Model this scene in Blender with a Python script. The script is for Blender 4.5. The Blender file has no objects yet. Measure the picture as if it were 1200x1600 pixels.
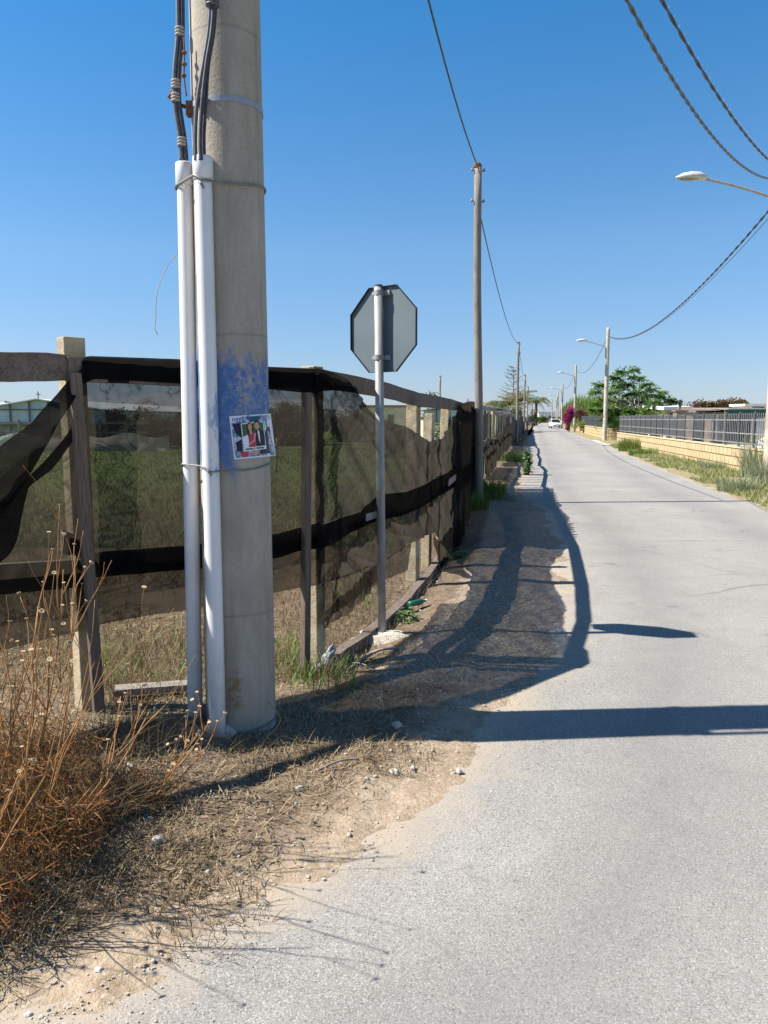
import bpy, bmesh, math, random
from mathutils import Vector, Matrix, noise, Euler
R = math.radians
random.seed(11)
rnd = random.random
def ru(a, b): return a + (b - a) * rnd()

# ------------------------------------------------------------------ camera, world, sun, exposure
scene = bpy.context.scene
COL = scene.collection
CAMH, F, PITCH = 1.55, 1200.0, math.atan(146 / 1200.0)
cam_d = bpy.data.cameras.new('camera'); cam = bpy.data.objects.new('camera', cam_d); COL.objects.link(cam)
cam_d.sensor_fit = 'VERTICAL'; cam_d.sensor_height = 36.0; cam_d.lens = 27.0
cam_d.clip_start = 0.05; cam_d.clip_end = 6000
cam.location = (0, 0, CAMH); cam.rotation_euler = (math.pi / 2 - PITCH, 0, 0)
scene.camera = cam
SUN_EL = R(48.3); SUN_AZ = math.atan2(0.07, 1.0)      # shadows run to +X, a touch away from the camera
world = bpy.data.worlds.new('World'); scene.world = world; world.use_nodes = True
wn = world.node_tree.nodes; wl = world.node_tree.links
bg = wn['Background']; sky = wn.new('ShaderNodeTexSky'); sky.sky_type = 'NISHITA'
sky.sun_disc = False; sky.sun_elevation = SUN_EL; sky.sun_rotation = R(268)
sky.altitude = 0; sky.air_density = 1.0; sky.dust_density = 0.1; sky.ozone_density = 1.6
tint = wn.new('ShaderNodeMix'); tint.data_type = 'RGBA'; tint.blend_type = 'MULTIPLY'; tint.inputs[0].default_value = 1.0; tint.inputs[7].default_value = (.78, .97, 1.16, 1)
tcw = wn.new('ShaderNodeTexCoord'); spw = wn.new('ShaderNodeSeparateXYZ'); rmp = wn.new('ShaderNodeValToRGB'); wl.new(tcw.outputs['Generated'], spw.inputs[0]); wl.new(spw.outputs[2], rmp.inputs[0])
rmp.color_ramp.elements[0].color = (.52, .61, .96, 1); rmp.color_ramp.elements[1].position = 1.0; rmp.color_ramp.elements[1].color = (.95, .95, 1.02, 1)
for p_, c_ in ((.46, (.28, .90, 1.25, 1)), (.06, (.57, .68, .93, 1)), (.2, (.62, .87, 1.06, 1))):
    e_ = rmp.color_ramp.elements.new(p_); e_.color = c_
wl.new(rmp.outputs[0], tint.inputs[7]); wl.new(sky.outputs[0], tint.inputs[6]); wl.new(tint.outputs[2], bg.inputs[0]); bg.inputs[1].default_value = 0.07
sd = bpy.data.lights.new('sun', 'SUN'); sd.energy = 5.0; sd.angle = R(0.53); sd.color = (1.0, 0.945, 0.86)
sun = bpy.data.objects.new('sun', sd); COL.objects.link(sun)
sdir = Vector((math.cos(SUN_AZ) * math.cos(SUN_EL), math.sin(SUN_AZ) * math.cos(SUN_EL), -math.sin(SUN_EL)))
sun.rotation_euler = sdir.to_track_quat('-Z', 'Y').to_euler(); sun.location = (-20, 0, 30)
scene.view_settings.view_transform = 'Standard'; scene.view_settings.look = 'None'
scene.view_settings.exposure = 1.0; scene.view_settings.gamma = 1.0
scene.cycles.transparent_max_bounces = 24; scene.cycles.max_bounces = 6

# ------------------------------------------------------------------ measuring helpers (photo pixel of 1200x1600 -> world)
CP, SP = math.cos(PITCH), math.sin(PITCH)
def ray(px, py):
    u = (px - 600) / F; v = (800 - py) / F
    return Vector((u, CP + v * SP, -SP + v * CP))
def G(px, py, z=0.0):
    d = ray(px, py); t = (z - CAMH) / d.z
    return Vector((d.x * t, d.y * t, z))
def AT(px, py, Y):
    d = ray(px, py); t = Y / d.y
    return Vector((d.x * t, Y, CAMH + d.z * t))
def interp(pts, x):
    if x <= pts[0][0]: return pts[0][1]
    for a, b in zip(pts, pts[1:]):
        if x <= b[0]: return a[1] + (b[1] - a[1]) * (x - a[0]) / (b[0] - a[0])
    return pts[-1][1]
def smooth(a, b, x):
    t = max(0, min(1, (x - a) / (b - a))); return t * t * (3 - 2 * t)
def nz(x, y, z=0.0): return noise.noise(Vector((x, y, z)))

# ------------------------------------------------------------------ object helpers
class MB:
    def __init__(s): s.v = []; s.f = []; s.m = []; s.cm = 0
    def add(s, vs, fs):
        o = len(s.v); s.v.extend([tuple(p) for p in vs]); s.f.extend([tuple(o + i for i in f) for f in fs]); s.m.extend([s.cm] * len(fs))
    def box(s, c, size, rot=None, taper=1.0):
        hx, hy, hz = size[0] / 2, size[1] / 2, size[2] / 2
        vs = []
        for z, k in ((-hz, 1), (hz, taper)):
            for x, y in ((-hx, -hy), (hx, -hy), (hx, hy), (-hx, hy)): vs.append(Vector((x * k, y * k, z)))
        if rot is not None: vs = [rot @ p for p in vs]
        c = Vector(c)
        s.add([p + c for p in vs], [(0, 3, 2, 1), (4, 5, 6, 7), (0, 1, 5, 4), (1, 2, 6, 5), (2, 3, 7, 6), (3, 0, 4, 7)])
    def beam(s, a, b, w, h, jit=0.0, segs=1):        # plank from a to b, w = horizontal thickness, h = height
        a = Vector(a); b = Vector(b); d = (b - a)
        side = Vector((d.y, -d.x, 0));
        if side.length < 1e-6: side = Vector((1, 0, 0))
        side.normalize(); up = side.cross(d.normalized())
        if up.z < 0: up = -up
        if abs(d.normalized().z) > .9: up = side.cross(d.normalized())
        rings = []
        for i in range(segs + 1):
            p = a + d * (i / segs)
            ww = w * (1 + ru(-jit, jit)); hh = h * (1 + ru(-jit, jit)); p = p + up * ru(-jit, jit) * h * .5
            rings.append([p + side * sx * ww / 2 + up * sz * hh / 2 for sx, sz in ((-1, -1), (1, -1), (1, 1), (-1, 1))])
        vs = [q for r in rings for q in r]; fs = []
        for i in range(segs):
            for k in range(4):
                k2 = (k + 1) % 4
                fs.append((i * 4 + k, i * 4 + k2, i * 4 + 4 + k2, i * 4 + 4 + k))
        fs.append((3, 2, 1, 0)); n = segs * 4; fs.append((n, n + 1, n + 2, n + 3))
        s.add(vs, fs)
    def tube(s, pts, rad, n=8, caps=True):
        pts = [Vector(p) for p in pts]; m = len(pts)
        if not hasattr(rad, '__len__'): rad = [rad] * m
        vs = []; fs = []; prev = None
        for i, p in enumerate(pts):
            t = (pts[min(i + 1, m - 1)] - pts[max(i - 1, 0)])
            if t.length < 1e-9: t = Vector((0, 0, 1))
            t.normalize()
            if prev is None:
                a = Vector((0, 0, 1)) if abs(t.z) < .9 else Vector((1, 0, 0))
                u = t.cross(a).normalized()
            else:
                u = prev - t * prev.dot(t)
                if u.length < 1e-6: u = t.orthogonal()
                u.normalize()
            prev = u; w = t.cross(u)
            for k in range(n):
                an = 2 * math.pi * k / n
                vs.append(p + (u * math.cos(an) + w * math.sin(an)) * rad[i])
        for i in range(m - 1):
            for k in range(n):
                k2 = (k + 1) % n
                fs.append((i * n + k, i * n + k2, (i + 1) * n + k2, (i + 1) * n + k))
        if caps:
            fs.append(tuple(range(n - 1, -1, -1))); fs.append(tuple((m - 1) * n + k for k in range(n)))
        s.add(vs, fs)
    def lathe(s, c, prof, n=24):                     # prof: (r, z)
        c = Vector(c); vs = []; fs = []
        for r, z in prof:
            for k in range(n):
                an = 2 * math.pi * k / n; vs.append(c + Vector((r * math.cos(an), r * math.sin(an), z)))
        for i in range(len(prof) - 1):
            for k in range(n):
                k2 = (k + 1) % n; fs.append((i * n + k, i * n + k2, (i + 1) * n + k2, (i + 1) * n + k))
        fs.append(tuple(range(n - 1, -1, -1))); fs.append(tuple((len(prof) - 1) * n + k for k in range(n)))
        s.add(vs, fs)
    def ell(s, c, r, nu=10, nv=6, jit=0.0, rot=None):
        vs = []; fs = []; c = Vector(c); sx, sy = ru(0, 99), ru(0, 99)
        for j in range(nv + 1):
            th = math.pi * j / nv
            for i in range(nu):
                ph = 2 * math.pi * i / nu
                d = Vector((math.sin(th) * math.cos(ph), math.sin(th) * math.sin(ph), math.cos(th)))
                k = 1 + jit * nz(d.x * 1.7 + sx, d.y * 1.7 + sy, d.z * 1.7)
                p = Vector((d.x * r[0], d.y * r[1], d.z * r[2])) * k
                if rot is not None: p = rot @ p
                vs.append(c + p)
        for j in range(nv):
            for i in range(nu):
                i2 = (i + 1) % nu; fs.append((j * nu + i, (j + 1) * nu + i, (j + 1) * nu + i2, j * nu + i2))
        s.add(vs, fs)
    def blade(s, p, h, w, az, lean, bend=0.5, segs=2):
        d = Vector((math.cos(az), math.sin(az), 0)); sd_ = Vector((-d.y, d.x, 0)); p = Vector(p)
        vs = []; fs = []
        for i in range(segs + 1):
            t = i / segs; q = p + d * (lean * h * (t * (1 - bend) + bend * t * t)) + Vector((0, 0, h * (t - .35 * lean * t * t * bend)))
            ww = w * (1 - t) ** .7 * .5
            if i == segs: vs.append(q)
            else: vs += [q - sd_ * ww, q + sd_ * ww]
        for i in range(segs - 1): fs.append((i * 2, i * 2 + 1, i * 2 + 3, i * 2 + 2))
        fs.append((segs * 2 - 2, segs * 2 - 1, segs * 2)); s.add(vs, fs)
    def leaf(s, p, d, n, l, w):                      # one leaf: two bent tris/quads along d
        p = Vector(p); d = Vector(d).normalized(); sd_ = d.cross(n)
        if sd_.length < 1e-5: sd_ = d.orthogonal()
        sd_.normalize(); n2 = sd_.cross(d)
        s.add([p, p + d * l * .5 + sd_ * w * .5 - n2 * l * .04, p + d * l - n2 * l * .15, p + d * l * .5 - sd_ * w * .5 - n2 * l * .04], [(0, 1, 2, 3)])
    def build(s, name, mats, parent=None, smooth_=False, bevel=0.0):
        me = bpy.data.meshes.new(name); me.from_pydata(s.v, [], s.f)
        for m in (mats if isinstance(mats, (list, tuple)) else [mats]): me.materials.append(m)
        if any(s.m): me.polygons.foreach_set('material_index', s.m)
        if smooth_: me.polygons.foreach_set('use_smooth', [True] * len(me.polygons))
        me.update(); o = bpy.data.objects.new(name, me); COL.objects.link(o)
        if parent is not None:
            o.parent = parent; o.matrix_parent_inverse = Matrix.Translation(parent.location).inverted() @ Matrix.Identity(4) if parent.rotation_euler.z == 0 else (Matrix.Translation(parent.location) @ Euler((0, 0, parent.rotation_euler.z)).to_matrix().to_4x4()).inverted()
        if bevel:
            b = o.modifiers.new('bevel', 'BEVEL'); b.width = bevel; b.segments = 2; b.limit_method = 'ANGLE'
        return o
def tag(o, label=None, cat=None, group=None, kind=None):
    if label: o['label'] = label
    if cat: o['category'] = cat
    if group: o['group'] = group
    if kind: o['kind'] = kind
    return o
def thing(name, loc, label, cat, group=None):
    o = bpy.data.objects.new(name, None); COL.objects.link(o); o.location = loc; o.empty_display_size = .2
    return tag(o, label, cat, group)
def copy_tree(o, parent=None):
    c = o.copy(); COL.objects.link(c)
    if parent is not None: c.parent = parent
    for ch in list(o.children): copy_tree(ch, c)
    return c

# ------------------------------------------------------------------ material helpers
class NT:
    def __init__(s, name):
        s.mat = bpy.data.materials.new(name); s.mat.use_nodes = True
        s.t = s.mat.node_tree; s.n = s.t.nodes; s.b = s.n['Principled BSDF']; s.out = s.n['Material Output']
    def new(s, typ, **kw):
        nd = s.n.new(typ)
        for k, v in kw.items(): setattr(nd, k, v)
        return nd
    def link(s, a, b): s.t.links.new(a, b)
    def coord(s, kind='Object', scale=None):
        tc = s.new('ShaderNodeTexCoord'); o = tc.outputs[kind]
        if scale is not None:
            mp = s.new('ShaderNodeMapping'); mp.inputs['Scale'].default_value = scale; s.link(o, mp.inputs[0]); o = mp.outputs[0]
        return o
    def noise(s, co, scale, detail=4, rough=.55, dist=0.0):
        nd = s.new('ShaderNodeTexNoise'); nd.inputs['Scale'].default_value = scale; nd.inputs['Detail'].default_value = detail
        nd.inputs['Roughness'].default_value = rough; nd.inputs['Distortion'].default_value = dist; s.link(co, nd.inputs['Vector']); return nd.outputs[0]
    def voro(s, co, scale, out='Distance', feature='F1'):
        nd = s.new('ShaderNodeTexVoronoi', feature=feature); nd.inputs['Scale'].default_value = scale; s.link(co, nd.inputs['Vector']); return nd.outputs[out]
    def ramp(s, fac, stops):
        nd = s.new('ShaderNodeValToRGB'); e = nd.color_ramp.elements
        while len(e) > 1: e.remove(e[-1])
        for i, (p, c) in enumerate(stops):
            el = e[0] if i == 0 else e.new(p)
            el.position = p; el.color = (*c, 1) if hasattr(c, '__len__') else (c, c, c, 1)
        s.link(fac, nd.inputs[0]); return nd.outputs[0]
    def mix(s, fac, a, b, blend='MIX'):
        nd = s.new('ShaderNodeMix', data_type='RGBA', blend_type=blend)
        for v, i in ((fac, 0), (a, 6), (b, 7)):
            if hasattr(v, 'is_linked'): s.link(v, nd.inputs[i])
            elif i == 0: nd.inputs[0].default_value = v
            else: nd.inputs[i].default_value = (*v, 1)
        return nd.outputs[2]
    def math(s, op, a, b=None, clamp=False):
        nd = s.new('ShaderNodeMath', operation=op); nd.use_clamp = clamp
        for i, v in enumerate((a, b)):
            if v is None: continue
            if hasattr(v, 'is_linked'): s.link(v, nd.inputs[i])
            else: nd.inputs[i].default_value = v
        return nd.outputs[0]
    def attr(s, name, out='Fac'):
        nd = s.new('ShaderNodeAttribute'); nd.attribute_name = name; return nd.outputs[out]
    def bump(s, h, strength=.3, dist=.01):
        nd = s.new('ShaderNodeBump'); nd.inputs['Strength'].default_value = strength; nd.inputs['Distance'].default_value = dist
        s.link(h, nd.inputs['Height']); s.link(nd.outputs[0], s.b.inputs['Normal'])
    def base(s, c):
        if hasattr(c, 'is_linked'): s.link(c, s.b.inputs['Base Color'])
        else: s.b.inputs['Base Color'].default_value = (*c, 1)
    def setp(s, rough=.7, metal=0.0, spec=.3):
        s.b.inputs['Roughness'].default_value = rough; s.b.inputs['Metallic'].default_value = metal
        s.b.inputs['Specular IOR Level'].default_value = spec
def simple(name, c1, c2=None, scale=6, rough=.75, metal=0.0, bump=0.0, bscale=None, stretch=(1, 1, 1), spec=.3, lo=.35, hi=.65, coord='Object', dist=.01, grime=None):
    t = NT(name); t.setp(rough, metal, spec)
    co = t.coord(coord, stretch)
    if c2 is None: t.base(c1)
    else:
        n = t.noise(co, scale, 5, .6); c = t.ramp(n, [(lo, c1), (hi, c2)])
        if grime: c = t.mix(t.ramp(t.noise(co, scale * .27, 3, .6), [(.5, 0.0), (.72, 1.0)]), c, grime)
        t.base(c)
    if bump: t.bump(t.noise(co, bscale or scale * 3, 5, .65), bump, dist)
    return t.mat
def leafmat(name, cols, trans=.25, rough=.55, spec=.35):
    t = NT(name); t.setp(rough, 0, spec)
    g = t.new('ShaderNodeNewGeometry'); n = len(cols)
    c = t.ramp(g.outputs['Random Per Island'], [(i / max(1, n - 1), k) for i, k in enumerate(cols)])
    t.base(c)
    if trans:
        tr = t.new('ShaderNodeBsdfTranslucent'); t.link(t.mix(.4, c, (.25, .3, .03)), tr.inputs[0]); mx = t.new('ShaderNodeMixShader'); mx.inputs[0].default_value = trans
        t.link(t.b.outputs[0], mx.inputs[1]); t.link(tr.outputs[0], mx.inputs[2]); t.link(mx.outputs[0], t.out.inputs[0])
    return t.mat

# ------------------------------------------------------------------ the materials
def m_road():
    t = NT('asphalt'); t.setp(.88, 0, .25); co = t.coord('Object')
    big = t.noise(co, .55, 4, .6); mid = t.noise(co, 5, 4, .6)
    c = t.ramp(big, [(.3, (.265, .25, .226)), (.7, (.37, .349, .315))])
    c = t.mix(t.ramp(mid, [(.42, 0.0), (.75, .35)]), c, (.2, .195, .19))
    agg = t.voro(co, 240, 'Color'); sep = t.new('ShaderNodeSeparateColor'); t.link(agg, sep.inputs[0])
    c = t.mix(t.ramp(sep.outputs[0], [(.0, .8), (.34, .0)]), c, (.10, .097, .092))
    c = t.mix(t.ramp(sep.outputs[1], [(.7, .0), (1.0, .6)]), c, (.6, .58, .55))
    fine = t.noise(co, 320, 2, .7); c = t.mix(t.ramp(fine, [(.45, 0.0), (.7, .5)]), c, (.15, .147, .14))
    # darker tyre-worn bands running with the road
    tr = t.attr('across'); wn_ = t.noise(co, .9, 3, .6)
    band = t.math('ADD', tr, t.math('MULTIPLY', t.math('SUBTRACT', wn_, .5), .16))
    c = t.mix(t.ramp(band, [(.1, 0.0), (.2, .42), (.34, 0.05), (.56, 0.0), (.72, .38), (.88, 0.0)]), c, (.17, .165, .16))
    st = t.noise(t.coord('Object', (1, 1, 1)), 2.3, 2, .5); c = t.mix(t.ramp(st, [(.66, 0.0), (.72, .5)]), c, (.13, .127, .12))
    # sand dusted over the edge
    ed = t.attr('edge'); en = t.noise(co, 3.5, 5, .65)
    dust = t.math('SUBTRACT', t.math('ADD', ed, t.math('MULTIPLY', t.math('SUBTRACT', en, .5), 1.1)), .35)
    c = t.mix(t.ramp(dust, [(.0, 0.0), (.55, .85)]), c, (.42, .345, .26))
    # hairline cracks
    wob = t.new('ShaderNodeMixRGB'); wob.inputs[0].default_value = .12; t.link(co, wob.inputs[1]); 
    nv = t.new('ShaderNodeTexNoise'); nv.inputs['Scale'].default_value = 1.6; nv.inputs['Detail'].default_value = 5; t.link(co, nv.inputs['Vector']); t.link(nv.outputs[1], wob.inputs[2])
    cr = t.voro(wob.outputs[0], .42, 'Distance', 'DISTANCE_TO_EDGE'); cm_ = t.ramp(t.noise(co, .35, 2, .5), [(.52, 0.0), (.62, .7)])
    c = t.mix(t.math('MULTIPLY', t.ramp(cr, [(.0, 1.0), (.006, 0.0)]), cm_), c, (.09, .085, .08))
    t.base(c)
    h = t.math('ADD', t.math('MULTIPLY', sep.outputs[2], .6), fine); t.bump(h, .55, .006)
    return t.mat
def m_ground():
    t = NT('dry_earth'); t.setp(.95, 0, .1); co = t.coord('Object')
    a = t.noise(co, 1.3, 5, .62); b = t.noise(co, 9, 5, .65); f = t.noise(co, 60, 4, .7)
    sand = t.ramp(a, [(.3, (.31, .235, .16)), (.7, (.42, .335, .245))])
    sand = t.mix(t.ramp(b, [(.45, 0.0), (.72, .75)]), sand, (.20, .145, .09))
    sand = t.mix(t.ramp(f, [(.5, 0.0), (.75, .6)]), sand, (.17, .125, .08))
    pv = t.voro(co, 85, 'Color'); sp = t.new('ShaderNodeSeparateColor'); t.link(pv, sp.inputs[0])
    sand = t.mix(t.ramp(sp.outputs[0], [(.93, 0.0), (.97, .5)]), sand, (.5, .45, .38))
    inn = t.math('ADD', t.attr('inner'), t.math('MULTIPLY', t.math('SUBTRACT', t.noise(co, 3.2, 5, .7), .5), 1.3))
    br_ = t.ramp(t.noise(co, 14, 6, .75), [(.34, (.075, .052, .034)), (.55, (.17, .12, .08)), (.72, (.29, .215, .145))])
    sand = t.mix(t.ramp(inn, [(.3, 0.0), (.8, .85)]), sand, br_)
    sh = t.ramp(t.noise(co, 45, 5, .75), [(.34, (.135, .092, .062)), (.5, (.28, .213, .155)), (.68, (.44, .37, .29))])
    sh = t.mix(t.ramp(sp.outputs[1], [(.82, 0.0), (.95, .6)]), sh, (.5, .46, .4))
    zs = t.math('ADD', t.attr('shoulder'), t.math('MULTIPLY', t.math('SUBTRACT', b, .5), .9))
    c = t.mix(t.ramp(zs, [(.4, 0.0), (.62, .9)]), sand, sh)
    yy_ = t.new('ShaderNodeSeparateXYZ'); t.link(co, yy_.inputs[0]); yf = t.math('ADD', t.math('MULTIPLY', yy_.outputs[1], .03), t.math('MULTIPLY', t.noise(co, .5, 4, .6), .3))
    fld = t.mix(t.ramp(yf, [(.42, 0.0), (.75, 1.0)]), (.10, .073, .043), t.ramp(t.noise(co, .22, 5, .6), [(.34, (.08, .135, .03)), (.5, (.115, .175, .042)), (.7, (.16, .18, .06))]))
    fld = t.mix(t.ramp(t.noise(co, 3.5, 5, .7), [(.4, 0.0), (.7, .6)]), fld, (.11, .085, .045))
    zf = t.math('ADD', t.attr('field'), t.math('MULTIPLY', t.math('SUBTRACT', b, .5), .7))
    c = t.mix(t.ramp(zf, [(.3, 0.0), (.7, 1.0)]), c, fld)
    gr = t.ramp(b, [(.3, (.16, .15, .06)), (.55, (.30, .25, .14)), (.75, (.42, .35, .24))])
    c = t.mix(t.attr('right'), c, gr)
    t.base(c)
    h = t.math('ADD', t.math('MULTIPLY', f, .5), t.math('ADD', b, t.math('MULTIPLY', sp.outputs[2], .25))); t.bump(h, .8, .02)
    return t.mat
def m_poleconcrete():
    t = NT('pole_concrete'); t.setp(.85, 0, .25); co = t.coord('Object')
    c = t.ramp(t.noise(t.coord('Object', (1, 1, .35)), 7, 6, .65), [(.3, (.31, .268, .212)), (.7, (.43, .382, .31))])
    c = t.mix(t.ramp(t.noise(co, 90, 4, .7), [(.5, 0.0), (.74, .45)]), c, (.19, .17, .14))
    c = t.mix(t.ramp(t.voro(co, 70), [(.03, .75), (.10, 0.0)]), c, (.10, .09, .075))
    c = t.mix(t.ramp(t.noise(t.coord('Object', (2.2, 2.2, .12)), 9, 4, .6), [(.56, 0.0), (.74, .4)]), c, (.22, .185, .14))
    x = t.new('ShaderNodeSeparateXYZ'); t.link(co, x.inputs[0])
    # worn blue paint between 1.30 and 1.88 m on the road face
    zz = x.outputs[2]; edge = t.math('MULTIPLY', t.math('SUBTRACT', t.noise(t.coord('Object', (1.6, 1.6, .55)), 9, 6, .75), .5), .45)
    zed = t.math('ADD', zz, edge)
    band = t.math('MULTIPLY', t.ramp(t.math('SUBTRACT', zed, 1.0), [(.27, 0.0), (.33, 1.0)]), t.ramp(t.math('SUBTRACT', zed, 1.0), [(.78, 1.0), (.86, 0.0)]))
    ux = t.math('ADD', x.outputs[0], .14)
    strong = t.ramp(ux, [(.0, 1.0), (.13, .95), (.2, .5), (.30, .6)])
    low = t.ramp(t.math('SUBTRACT', zed, 1.0), [(.44, .0), (.52, 1.0)])
    keep = t.math('MAXIMUM', low, t.ramp(ux, [(.14, 1.0), (.2, 0.0)]))
    pm = t.math('MULTIPLY', t.math('MULTIPLY', band, keep), t.ramp(t.math('ADD', t.noise(co, 32, 6, .75), t.math('MULTIPLY', t.math('SUBTRACT', strong, .5), .45)), [(.40, 0.0), (.56, .92)]))
    blue = t.ramp(t.noise(co, 40, 4, .7), [(.35, (.05, .12, .31)), (.6, (.10, .205, .43)), (.75, (.32, .41, .55))])
    c = t.mix(pm, c, blue)
    # yellow lichen smear low down
    lx = t.math('ABSOLUTE', t.math('ADD', x.outputs[0], .0)); lm = t.math('MULTIPLY', t.ramp(lx, [(.02, 1.0), (.06, 0.0)]), t.math('MULTIPLY', t.ramp(zz, [(.16, 0.0), (.2, 1.0)]), t.ramp(zz, [(.3, 1.0), (.4, 0.0)])))
    lm = t.math('MULTIPLY', lm, t.ramp(t.noise(co, 30, 5, .7), [(.42, 0.0), (.56, .75)]))
    c = t.mix(lm, c, (.20, .135, .02))
    # casting rings
    rg = t.ramp(t.math('ABSOLUTE', t.math('SUBTRACT', t.math('FRACT', t.math('ADD', t.math('MULTIPLY', zz, .77), t.math('MULTIPLY', t.noise(co, 3, 2), .03))), .5)), [(.0, .5), (.006, 0.0)])
    c = t.mix(rg, c, (.17, .15, .12))
    t.base(c); t.bump(t.math('ADD', t.noise(co, 140, 4, .7), t.math('MULTIPLY', t.voro(co, 70), .8)), .3, .004)
    return t.mat
def m_wood(name, c1, c2, dark, ax='x'):
    t = NT(name); t.setp(.9, 0, .15)
    st = {'x': (.6, 9, 9), 'z': (9, 9, .6), 'iso': (4, 4, 4)}[ax]
    co = t.coord('Generated') if False else t.coord('Object', st)
    a = t.noise(co, 6, 6, .65); c = t.ramp(a, [(.3, c1), (.7, c2)])
    g = t.noise(co, 18, 5, .7, .4); c = t.mix(t.ramp(g, [(.5, 0.0), (.68, .8)]), c, dark)
    c = t.mix(t.ramp(t.noise(t.coord('Object'), 3, 4, .6), [(.5, 0.0), (.75, .55)]), c, dark)
    t.base(c); t.bump(g, .5, .008); return t.mat
def m_net(name, trans, dif=(.016, .015, .014), tlc=(.046, .038, .028)):
    t = NT(name); t.n.remove(t.b)
    lw = t.new('ShaderNodeLayerWeight'); lw.inputs[0].default_value = .5
    co = t.coord('Object')
    cosv = t.math('SUBTRACT', 1.0, lw.outputs['Facing'])
    T = t.math('MULTIPLY', t.math('POWER', cosv, .95), trans)
    T = t.math('MULTIPLY', T, t.ramp(t.noise(co, 2.6, 5, .65), [(.3, .55), (.7, 1.1)]))
    cn = t.noise(t.coord('Object', (1.3, 1.3, 2.6)), 2.2, 4, .6, 1.2); rg_ = t.math('ABSOLUTE', t.math('SUBTRACT', cn, .5))
    T = t.math('MULTIPLY', T, t.ramp(rg_, [(.0, .35), (.02, .8), (.06, 1.0)]))
    thr = t.new('ShaderNodeTexWave', wave_type='BANDS', bands_direction='Z'); thr.inputs['Scale'].default_value = 45; thr.inputs['Distortion'].default_value = 6; thr.inputs['Detail'].default_value = 2
    t.link(co, thr.inputs['Vector']); T = t.math('MULTIPLY', T, t.ramp(thr.outputs[1], [(.0, .86), (.5, 1.0)]), True)
    d = t.new('ShaderNodeBsdfDiffuse'); t.link(t.ramp(t.noise(co, 5, 4, .6), [(.35, dif), (.7, tuple(k * 1.9 for k in dif))]), d.inputs[0])
    tl = t.new('ShaderNodeBsdfTranslucent'); tl.inputs[0].default_value = (*tlc, 1)
    ms = t.new('ShaderNodeMixShader'); ms.inputs[0].default_value = .55; t.link(d.outputs[0], ms.inputs[1]); t.link(tl.outputs[0], ms.inputs[2])
    tp = t.new('ShaderNodeBsdfTransparent'); mx = t.new('ShaderNodeMixShader'); t.link(T, mx.inputs[0]); t.link(ms.outputs[0], mx.inputs[1]); t.link(tp.outputs[0], mx.inputs[2])
    t.link(mx.outputs[0], t.out.inputs[0]); return t.mat
def m_blocks():
    t = NT('tufa_blocks'); t.setp(.9, 0, .15)
    uv = t.coord('UV'); br = t.new('ShaderNodeTexBrick'); br.offset = .5
    br.inputs['Scale'].default_value = 1; br.inputs['Brick Width'].default_value = .42; br.inputs['Row Height'].default_value = .245; br.inputs['Mortar Size'].default_value = .02; br.inputs['Mortar Smooth'].default_value = .2
    br.inputs['Color1'].default_value = (.54, .42, .245, 1); br.inputs['Color2'].default_value = (.46, .345, .19, 1); br.inputs['Mortar'].default_value = (.13, .085, .04, 1)
    t.link(uv, br.inputs['Vector']); c = br.outputs[0]
    co = t.coord('Object'); c = t.mix(t.ramp(t.noise(co, 2.5, 5, .65), [(.42, 0.0), (.72, .55)]), c, (.36, .275, .17))
    c = t.mix(t.ramp(t.noise(t.coord('Object', (3, 3, .5)), 3, 4, .6), [(.5, 0.0), (.7, .4)]), c, (.6, .48, .3))
    t.base(c); t.bump(t.math('SUBTRACT', t.noise(co, 40, 4, .7), br.outputs[1]), .5, .015); return t.mat

M = {}
M['road'] = m_road(); M['ground'] = m_ground(); M['pole'] = m_poleconcrete()
M['lampole'] = simple('lamp_concrete', (.40, .35, .27), (.52, .46, .37), 5, .85, bump=.2, bscale=60, dist=.004, grime=(.3, .25, .19))
M['postcon'] = simple('post_concrete', (.33, .27, .17), (.47, .39, .26), 14, .9, bump=.7, bscale=55, dist=.01, grime=(.2, .16, .1))
M['wood'] = m_wood('weathered_board', (.135, .105, .085), (.22, .175, .14), (.05, .038, .03), 'iso')
M['woodv'] = m_wood('weathered_stake', (.125, .095, .072), (.20, .16, .125), (.045, .033, .026), 'z')
M['woodg'] = m_wood('grey_timber', (.24, .21, .175), (.36, .325, .285), (.11, .095, .08), 'z')
M['polewood'] = m_wood('pole_timber', (.20, .175, .145), (.31, .28, .24), (.10, .085, .07), 'z')
M['net'] = m_net('shade_net_cloth', .29); M['net2'] = m_net('dense_net_cloth', .31, tlc=(.048, .042, .034)); M['veil'] = m_net('thin_net_cloth', .62, (.03, .026, .02))
M['netrag'] = m_net('ragged_net_cloth', .05, (.009, .009, .0095), (.02, .018, .015))
M['pvc'] = None
t = NT('white_pvc'); t.setp(.32, 0, .5); co = t.coord('Object')
c = t.ramp(t.noise(co, 3, 4, .6), [(.3, (.66, .655, .64)), (.7, (.74, .735, .72))])
c = t.mix(t.ramp(t.noise(t.coord('Object', (3, 3, .35)), 8, 5, .7), [(.54, 0.0), (.76, .5)]), c, (.42, .38, .32)); xg = t.new('ShaderNodeSeparateXYZ'); t.link(co, xg.inputs[0])
c = t.mix(t.math('MULTIPLY', t.ramp(xg.outputs[2], [(.0, .8), (.25, .35), (.55, 0.0)]), t.ramp(t.noise(co, 18, 5, .7), [(.35, .3), (.65, 1.0)])), c, (.30, .24, .175)); t.base(c); M['pvc'] = t.mat
t = NT('paint_smeared_pvc'); t.setp(.35, 0, .5); co = t.coord('Object'); x = t.new('ShaderNodeSeparateXYZ'); t.link(co, x.inputs[0])
c = t.ramp(t.noise(co, 3, 4, .6), [(.3, (.66, .655, .64)), (.7, (.74, .735, .72))])
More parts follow.
